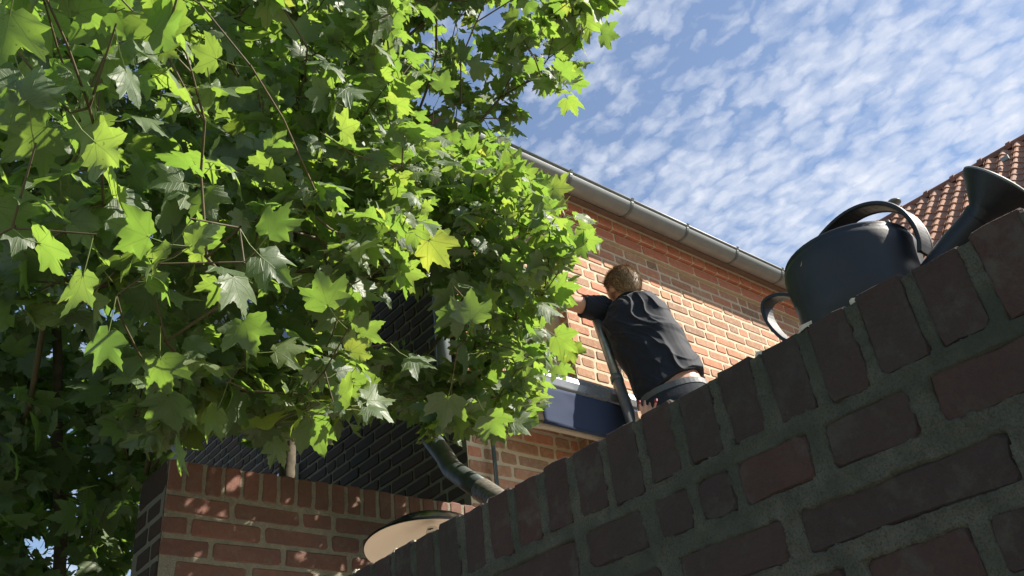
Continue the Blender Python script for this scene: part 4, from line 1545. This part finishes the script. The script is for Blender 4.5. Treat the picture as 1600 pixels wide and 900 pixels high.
# hair: a close shell and many short strands
hr = MB()
for i in range(9000):
    # directions on the skull; skip the face
    v = Vector((R.gauss(0, 1), R.gauss(0, 1), R.gauss(0, 1))).normalized()
    if v.y > 0.42 and v.z < 0.55: continue
    if v.z < -0.80: continue
    if v.y > 0.0 and v.z < -0.12: continue
    p = HM @ Vector((v.x * 0.0845, v.y * 0.1045, v.z * 0.1015)) + headc + hup * 0.012
    nrm = (HM @ Vector((v.x / 0.0755, v.y / 0.0935, v.z / 0.0915))).normalized()
    grow = (-hup * 0.9 - face * 0.35 + hs * v.x * 0.5)
    if v.z > 0.55: grow = -face * 0.7 + hs * v.x * 0.9 + hup * 0.2 + HM @ Vector((R.uniform(-.4, .4), R.uniform(-.2, .5), 0))
    grow = (grow - nrm * grow.dot(nrm)).normalized()
    L = R.uniform(0.020, 0.046) * (0.7 if v.z < -0.2 else 1)
    d = (grow * R.uniform(0.8, 1.0) + nrm * R.uniform(0.25, 0.62) + Vector((R.uniform(-.15, .15), R.uniform(-.15, .15), R.uniform(-.15, .15)))).normalized()
    s_ = nrm.cross(d).normalized() * 0.0014
    q0 = p - nrm * 0.002; q1 = p + d * L * 0.5 + nrm * 0.002; q2 = p + d * L + nrm * (-0.003)
    hr.add([q0 - s_, q0 + s_, q1 + s_ * .8, q1 - s_ * .8, q2], [(0, 1, 2, 3), (3, 2, 4)])
hsh = MB(); ball(hsh, headc + hup * 0.014 - face * 0.004, (0.0865, 0.1055, 0.1035), HM, 32)
hm_ = hsh.mesh('hair')
k0 = len(hr.v)
vv = []; keep = {}
for v in hm_.vertices:
    l_ = HM.inverted() @ (v.co - headc)
    keep[v.index] = not ((l_.y > 0.055 and l_.z < 0.06) or l_.z < -0.066 or (l_.y > 0.004 and l_.z < 0.004))
hr.add([v.co[:] for v in hm_.vertices], [tuple(f.vertices) for f in hm_.polygons if all(keep[i] for i in f.vertices)])
hr.build('hair', M['hair'], person, recalc=False)

# ------------------------------------------------------------------ trees
HALF = [(0.0, 1.05), (.05, .95), (.13, .89), (.14, .79), (.23, .74), (.24, .63), (.29, .55), (.39, .60), (.50, .62), (.70, .72), (.67, .59), (.72, .50), (.64, .42), (.64, .33), (.55, .24), (.63, .16), (.67, .05), (.53, .01), (.44, -.07), (.31, -.09), (.19, -.14), (.08, -.06)]


def leaf_geo(seed):
    r = random.Random(seed)
    droop = r.uniform(0.2, 0.95); curl = r.uniform(-0.45, 0.55); fold = r.uniform(0.1, 0.7); tw = r.uniform(-0.3, 0.3)
    wv = r.uniform(0.02, 0.09); ph = r.uniform(0, 6)
    sx = r.uniform(0.88, 1.06)
    out = [(x * sx, y) for x, y in HALF] + [(-x * sx * r.uniform(.93, 1.05), y) for x, y in HALF[::-1] if x > 0]
    out = [(x + r.uniform(-.014, .014), y + r.uniform(-.014, .014)) for x, y in out]
    base_i = None
    pts = [(0.0, 0.30)] + out + [(0.0, 0.0)]

    def bend(x, y):
        z = -droop * x * x - curl * (y - 0.2) ** 2 * (1 if y > 0.2 else 0.3) + fold * abs(x) * 0.5 + tw * x * y * 0.6
        z += wv * math.sin(6 * math.atan2(x, y) + ph) * min(1, math.hypot(x, y) * 1.4)
        return (x, y, z)
    vs = [bend(x, y) for x, y in pts]
    # outline order: tip -> right side -> (0,0) -> left side -> tip; an inner ring keeps the surface curved
    m = len(HALF)
    order = list(range(1, 1 + m)) + [len(pts) - 1] + list(range(1 + m, len(pts) - 1))
    k = len(order)
    ring = []
    for q in range(0, k, 6):
        x, y = pts[order[q]]
        rx, ry = x * 0.52, 0.30 + (y - 0.30) * 0.52
        ring.append((len(pts), q)); pts.append((rx, ry)); vs.append(bend(rx, ry))
    fs = []
    nr = len(ring)
    for a_ in range(nr):
        i0, q0 = ring[a_]; i1, q1 = ring[(a_ + 1) % nr]
        fs.append((0, i1, i0))
        q1e = q1 if q1 > q0 else k
        mid_ = (q0 + q1e) // 2
        for q in range(q0, mid_): fs.append((i0, order[(q + 1) % k], order[q % k]))
        fs.append((i0, i1, order[mid_ % k]))
        for q in range(mid_, q1e): fs.append((i1, order[(q + 1) % k], order[q % k]))
    uv = [(x, y) for x, y in pts]
    return np.array(vs), fs, uv


LV = [leaf_geo(500 + k) for k in range(18)]
leaf_meshes = []
for vs, fs, uv in LV:
    me = bpy.data.meshes.new('leaf'); me.from_pydata(vs.tolist(), [], fs)
    ul = me.uv_layers.new(name='leaf')
    vi = np.empty(len(me.loops), dtype=np.int32); me.loops.foreach_get('vertex_index', vi)
    ul.data.foreach_set('uv', np.array(uv)[vi].ravel())
    me.polygons.foreach_set('use_smooth', [True] * len(me.polygons))
    me.materials.append(M['leaf']); me.update()
    leaf_meshes.append(me)

CROWN = [(-700, -900), (860, -900), (895, -60), (910, 15), (890, 55), (900, 110), (875, 160), (835, 182), (775, 205), (786, 258), (834, 303), (888, 335), (903, 366), (884, 420), (868, 465), (862, 500), (870, 530), (847, 572),
         (830, 602), (818, 648), (765, 682), (700, 672), (640, 640), (590, 600), (545, 625), (515, 665), (470, 680), (400, 668), (330, 655), (280, 665), (255, 690), (225, 760), (195, 900), (150, 1000), (-300, 1000), (-700, 1000)]
HOLES = [[(545, 455), (640, 425), (712, 455), (715, 560), (640, 575), (555, 545)], [(480, 680), (550, 620), (640, 665), (715, 690), (640, 760), (520, 740)]]


def inside(poly, x, y):
    c = False; n = len(poly); j = n - 1
    for i in range(n):
        xi, yi = poly[i]; xj, yj = poly[j]
        if (yi > y) != (yj > y) and x < (xj - xi) * (y - yi) / (yj - yi) + xi: c = not c
        j = i
    return c


def clear_of_things(p, m=0.05):
    x, y, z = p
    if y > 2.72 - m and x > CX - 0.24 and z < Z(4.4): return False
    if x > CX - 0.16 and y > 2.6: return False
    if x > LX0 - 0.12 and 2.45 < y < 2.95 and z < TOPL + 0.06: return False
    if 0.70 < x < 1.2 and y < 2.6 and z < TOPN + 0.12: return False
    if (Vector((x, y, 0)) - Vector((lc.x, lc.y, 0))).length < 0.32 and z < lc.z + 0.25: return False
    return True


# trunks
trA = [Vector((1.62, 3.20, 0.0)), at(447, 700, 4.05), at(458, 600, 3.98), at(470, 520, 3.95), at(486, 430, 3.95)]
forkA = trA[-1]
trB = [Vector((1.02, 3.55, 0.0)), at(98, 880, 3.95), at(92, 760, 3.9), at(88, 650, 3.85), at(92, 560, 3.8), at(80, 420, 3.75), at(60, 280, 3.7)]


def gen_clusters():
    r = random.Random(77)
    out = []

    def layer(n, x0, x1, y0, y1, d0, d1, size, lv=(5, 8), dens=None, power=1.0):
        k = 0; tries = 0
        if n > 20: n = int(n * 1.38); size = size * 0.81
        while k < n and tries < n * 40:
            tries += 1
            x, y = r.uniform(x0, x1), r.uniform(y0, y1)
            if not inside(CROWN, x, y): continue
            if any(inside(h, x, y) for h in HOLES): continue
            if dens and r.random() > dens(x, y): continue
            d = d0 + (d1 - d0) * r.random() ** power
            if y > 540 and 60 < x < 130 and d < 4.15: continue
            p = at(x, y, d)
            if not clear_of_things(p): continue
            out.append((p, size * r.uniform(0.85, 1.12), r.randint(*lv), x)); k += 1

    def gap1(x, y):
        return 0.15 if (190 < x < 340 and 80 < y < 260) else (0.1 if (x < 240 and y > 470) else 1)

    def skyl(x, y):
        g = noise.noise(Vector((x / 45, y / 45, 3)))
        if 600 < x and y < 230: return 0.8 if g > -0.10 else 0.10
        if x < 245 and y > 590: return 0.9 if g > -0.05 else 0.12
        return 1
    layer(42, -160, 330, -120, 560, 1.65, 2.3, 0.088, (4, 6), gap1)
    layer(140, 60, 660, 200, 640, 2.1, 2.9, 0.080, (4, 7), gap1)
    layer(48, 200, 560, 560, 712, 2.3, 3.0, 0.092, (4, 6))
    layer(105, 240, 640, -120, 260, 2.3, 3.1, 0.078, (4, 7), gap1)
    layer(270, 560, 915, 235, 700, 2.7, 3.6, 0.079, (4, 7), lambda x, y: 0.6 if x > 740 and 320 < y < 440 else 1)
    layer(380, 380, 915, -160, 330, 3.4, 4.4, 0.077, (5, 8), skyl)
    layer(640, -160, 640, -160, 760, 3.5, 5.3, 0.093, (6, 9), skyl)
    layer(230, -160, 250, 560, 980, 3.2, 5.2, 0.095, (5, 8), skyl)
    layer(150, -700, 420, -900, -100, 3.9, 5.4, 0.12, (5, 8))
    layer(40, 400, 900, -400, -100, 3.7, 4.6, 0.09, (5, 8))
    layer(80, -700, -140, -100, 1000, 3.0, 5.0, 0.12, (5, 8))
    layer(16, 905, 915, 10, 60, 4.2, 4.4, 0.13, (2, 3))
    return out


clusters = gen_clusters()
hand_leaves = [  # px, py (petiole joint), distance, size, direction of the tip in the picture (deg, 0 = right, 90 = up), facing, tree side
    (148, 222, 1.62, .125, -35, .75), (232, 370, 1.75, .13, 160, .6), (262, 390, 1.72, .11, -140, .7), (338, 92, 1.95, .095, 155, .7), (420, 366, 1.72, .125, 60, .9), (512, 478, 1.95, .13, 105, .95),
    (406, 400, 1.75, .13, -35, .7), (300, 385, 1.7, .10, 50, .8), (196, 110, 1.6, .10, -70, .5), (45, 160, 1.6, .10, 80, .9), (40, 128, 1.62, .11, -60, .7), (605, 248, 2.5, .12, 50, .9),
    (580, 150, 2.5, .12, 95, .8), (718, 200, 2.9, .10, 20, .9), (790, 262, 3.0, .12, 80, .9), (842, 300, 3.0, .12, 35, .8), (655, 350, 2.6, .12, 130, .7), (712, 480, 2.5, .14, -80, .7), (735, 500, 2.45, .14, 90, .85),
    (865, 455, 2.9, .15, 15, .95), (905, 352, 3.3, .11, -20, .5), (930, 372, 3.3, .10, -60, .6), (868, 525, 2.9, .15, -30, .9), (802, 660, 2.75, .125, -5, .9), (280, 690, 2.2, .14, -95, .8),
    (485, 660, 2.3, .15, -65, .8), (560, 520, 2.3, .12, 25, .9), (700, 620, 2.6, .15, -100, .85), (760, 650, 2.6, .14, -50, .85), (940, 52, 3.9, .13, -8, .9), (500, 115, 2.3, .11, -60, .7), (470, 60, 2.4, .11, 80, .8),
    (120, 20, 1.7, .11, 10, .7), (215, 30, 1.9, .10, 170, .7), (16, 20, 1.45, .12, -110, .5), (380, 500, 2.0, .13, -70, .8), (430, 550, 2.0, .12, 10, .6), (60, 380, 1.6, .11, -15, .6), (130, 430, 1.62, .12, -100, .8), (330, 200, 2.6, .13, -90, .9),
    (640, 560, 2.4, .13, -20, .7), (170, 520, 1.8, .13, -110, .8), (540, 600, 2.35, .13, 20, .7), (610, 90, 2.8, .11, 140, .8), (690, 140, 3.0, .11, 70, .8), (250, 560, 2.0, .13, -80, .7), (340, 640, 2.2, .13, -120, .8)]

rl2 = random.Random(31)
shafts = []
for px, py in ((370, 752), (318, 795), (338, 822), (388, 822), (358, 836), (458, 808), (496, 812), (478, 752), (290, 890), (460, 890), (492, 885), (540, 885), (600, 775), (640, 795), (556, 790), (705, 785), (730, 790), (575, 880)):
    d_ = ray(px, py); shafts.append(d_ * (LY / d_.y) + Vector((0, 0, EYE)))


def in_shaft(c, sz):
    for o in shafts:
        w = c - o
        t_ = w.dot(SUN)
        if t_ > 0.1 and (w - SUN * t_).length < sz * 0.38: return True
    return False


trees = {}
for key, lab, trunk, x0 in (('A', 'leafy plane tree with a forked grey trunk rising before the house side wall', trA, 486), ('B', 'leafy plane tree at the left edge, dark slim trunk against the sky', trB, 90)):
    trees[key] = dict(root=empty('plane_tree', trunk[0], label=lab, cat='tree', group='plane trees over the garden wall'), trunk=trunk, leaves=[], nodes=[], pet=MB(), br=MB())

for p, size, nl, px in clusters:
    key = 'B' if px < 250 + rl2.uniform(-60, 60) else 'A'
    t = trees[key]
    t['nodes'].append(p)
    ph = rl2.uniform(0, 6.28)
    for q in range(nl):
        a = ph + q * 2.4 + rl2.uniform(-0.4, 0.4)
        o = Vector((math.cos(a), math.sin(a), rl2.uniform(-0.35, 0.75)))
        pl_ = rl2.uniform(0.35, 0.75) * size
        o.normalize()
        st = p + Vector((rl2.uniform(-1, 1), rl2.uniform(-1, 1), rl2.uniform(-1, 1))) * size * 0.6
        j = st + o * pl_
        if not clear_of_things(j, -0.12): continue
        sz = size * rl2.choice((0.45, 0.6, 0.75, 0.9, 1.0, 1.1, 1.25))
        dirv = (o * 0.9 + Vector((0, 0, -rl2.uniform(0.1, 0.9))) + Vector((rl2.gauss(0, .25), rl2.gauss(0, .25), rl2.gauss(0, .2)))).normalized()
        if rl2.random() < 0.5: nrm = Vector((0.15 + rl2.gauss(0, .5), -0.85 + rl2.gauss(0, .45), 0.30 + rl2.gauss(0, .4)))
        else: nrm = Vector((0.35 + rl2.gauss(0, .55), -0.15 + rl2.gauss(0, .55), 0.75 + rl2.gauss(0, .35)))
        if in_shaft(j + dirv * sz * 0.4, sz): continue
        t['leaves'].append((st, j, dirv, nrm, sz, rl2.randrange(18), False))
for px, py, d, sz, ang, fc in hand_leaves:
    key = 'B' if px < 250 else 'A'
    t = trees[key]
    j = at(px, py, d)
    a = math.radians(ang)
    dirv = (AR * math.cos(a) + AU * math.sin(a) - AW * rl2.uniform(-0.25, 0.25)).normalized()
    back = -dirv + Vector((rl2.uniform(-.3, .3), rl2.uniform(-.3, .3), 0.35))
    st = j + back.normalized() * 0.07
    nrm = (AW * (1.0 if rl2.random() < 0.62 else -0.75) * fc + Vector((0, 0, 1)) * (0.55) + Vector((rl2.gauss(0, .12), rl2.gauss(0, .12), 0))).normalized()
    t['nodes'].append(st)
    t['leaves'].append((st, j, dirv, nrm, sz * 0.62, rl2.randrange(18), True))


def leaf_matrix(j, dirv, nrm, sz):
    y = dirv.normalized()
    z = (nrm - y * nrm.dot(y))
    if z.length < 1e-3: z = y.orthogonal()
    z.normalize(); x = y.cross(z)
    return Matrix(((x.x * sz, y.x * sz, z.x * sz, j.x), (x.y * sz, y.y * sz, z.y * sz, j.y), (x.z * sz, y.z * sz, z.z * sz, j.z), (0, 0, 0, 1)))


for key, t in trees.items():
    root = t['root']
    # branches: every cluster hangs on the nearest point of what has already grown
    trunk = t['trunk']
    fine = [tuple(v) for v in trunk]
    fine = smooth_pts(fine, 2)
    tr = MB()
    r0, r1 = (0.040, 0.022) if key == 'A' else (0.027, 0.012)
    tr.tube(fine, list(np.linspace(r0, r1, len(fine))), 14)
    tr.build('trunk', M['bark'], root, smooth=True)
    NP = [np.array(v) for v in fine if v[2] > 1.2]
    par = [-1] + list(range(len(NP) - 1)); plen = [0.0] * len(NP)
    is_tr = len(NP)
    pts = sorted(t['nodes'], key=lambda p: (p - trunk[-1]).length if key == 'A' else min((p - Vector(tuple(v))).length for v in fine[::4]))
    for p in pts:
        arr = np.array(NP); pv = np.array(p)
        dist = np.linalg.norm(arr - pv, axis=1)
        cost = dist + 0.25 * np.array(plen) + np.where(arr[:, 2] > pv[2] + 0.05, 0.15, 0)
        i = int(np.argmin(cost))
        a = Vector(arr[i]); d = (p - a); Ld = d.length
        n = max(1, int(Ld / 0.10)); cur = i
        sag = Vector((rl2.uniform(-.08, .08), rl2.uniform(-.08, .08), rl2.uniform(-0.02, .12))) * Ld
        okp = True
        for q in range(1, n + 1):
            s = q / n
            w = a + d * s + sag * (4 * s * (1 - s))
            NP.append(np.array(w)); par.append(cur); plen.append(plen[cur] + Ld / n); cur = len(NP) - 1
    cnt = [1] * len(NP)
    for i in range(len(NP) - 1, 0, -1):
        if par[i] >= 0: cnt[par[i]] += cnt[i]
    rad = [min(0.020, 0.0013 + 0.00042 * c ** 0.62) for c in cnt]
    br = MB()
    for i in range(is_tr, len(NP)):
        p_, c_ = Vector(NP[par[i]]), Vector(NP[i])
        if par[i] < is_tr: ra = rad[i]
        else: ra = rad[par[i]]
        if (c_ - p_).length < 1e-4: continue
        br.tube([p_, c_ + (c_ - p_) * 0.04], [min(ra, rad[i] * 1.5), rad[i]], 5, cap=False)
    bro = br.build('branches', M['twig'], root, smooth=True, recalc=False); tag(bro, kind='stuff')
    # leaves
    sc_ = []
    for i, (st, j, dirv, nrm, sz, var, byhand) in enumerate(t['leaves']):
        c = j + dirv.normalized() * sz * 0.4
        q = project(c)
        s = 0
        if q and -20 < q[0] < 1620 and -20 < q[1] < 920:
            s = sz / q[2] + (1 if byhand else 0)
        sc_.append((s, i))
    sc_.sort(reverse=True)
    chosen = set(i for s, i in sc_[:298] if s > 0)
    V_all, F_all, UV_all = [], [], []
    nv = 0
    pet = MB()
    for i, (st, j, dirv, nrm, sz, var, byhand) in enumerate(t['leaves']):
        mtx = leaf_matrix(j, dirv, nrm, sz)
        mdp = st.lerp(j, 0.5) + Vector((0, 0, -0.006))
        pet.tube([st, mdp, j + dirv * 0.004], [0.0013, 0.001, 0.001], 3, cap=False)
        if i in chosen:
            o = bpy.data.objects.new('leaf', leaf_meshes[var]); COL.objects.link(o)
            o.parent = root; o.matrix_parent_inverse = root.matrix_world.inverted(); o.matrix_basis = mtx
        else:
            vs, fs, uv = LV[var]
            m = np.array(mtx)
            w = vs @ m[:3, :3].T + m[:3, 3]
            V_all.append(w); F_all.append(np.array(fs) + nv); UV_all.append(np.array(uv)); nv += len(w)
    Vn = np.concatenate(V_all); Fn = np.concatenate(F_all); Un = np.concatenate(UV_all)
    me = bpy.data.meshes.new('foliage')
    me.vertices.add(len(Vn)); me.vertices.foreach_set('co', Vn.ravel())
    me.loops.add(Fn.size); me.loops.foreach_set('vertex_index', Fn.ravel().astype(np.int32))
    me.polygons.add(len(Fn)); me.polygons.foreach_set('loop_start', np.arange(0, Fn.size, 3, dtype=np.int32)); me.polygons.foreach_set('loop_total', np.full(len(Fn), 3, dtype=np.int32))
    me.update(calc_edges=True)
    ul = me.uv_layers.new(name='leaf'); ul.data.foreach_set('uv', Un[Fn.ravel()].ravel())
    me.polygons.foreach_set('use_smooth', np.ones(len(Fn), dtype=bool))
    me.validate()
    tag(link('foliage', me, M['leaf'], root), kind='stuff')
    po = pet.build('leaf_stalks', mat_plain('leaf stalk green', (0.17, 0.22, 0.06), 0.5), root, smooth=True, recalc=False); tag(po, kind='stuff')
    print('tree', key, len(t['leaves']), 'leaves')
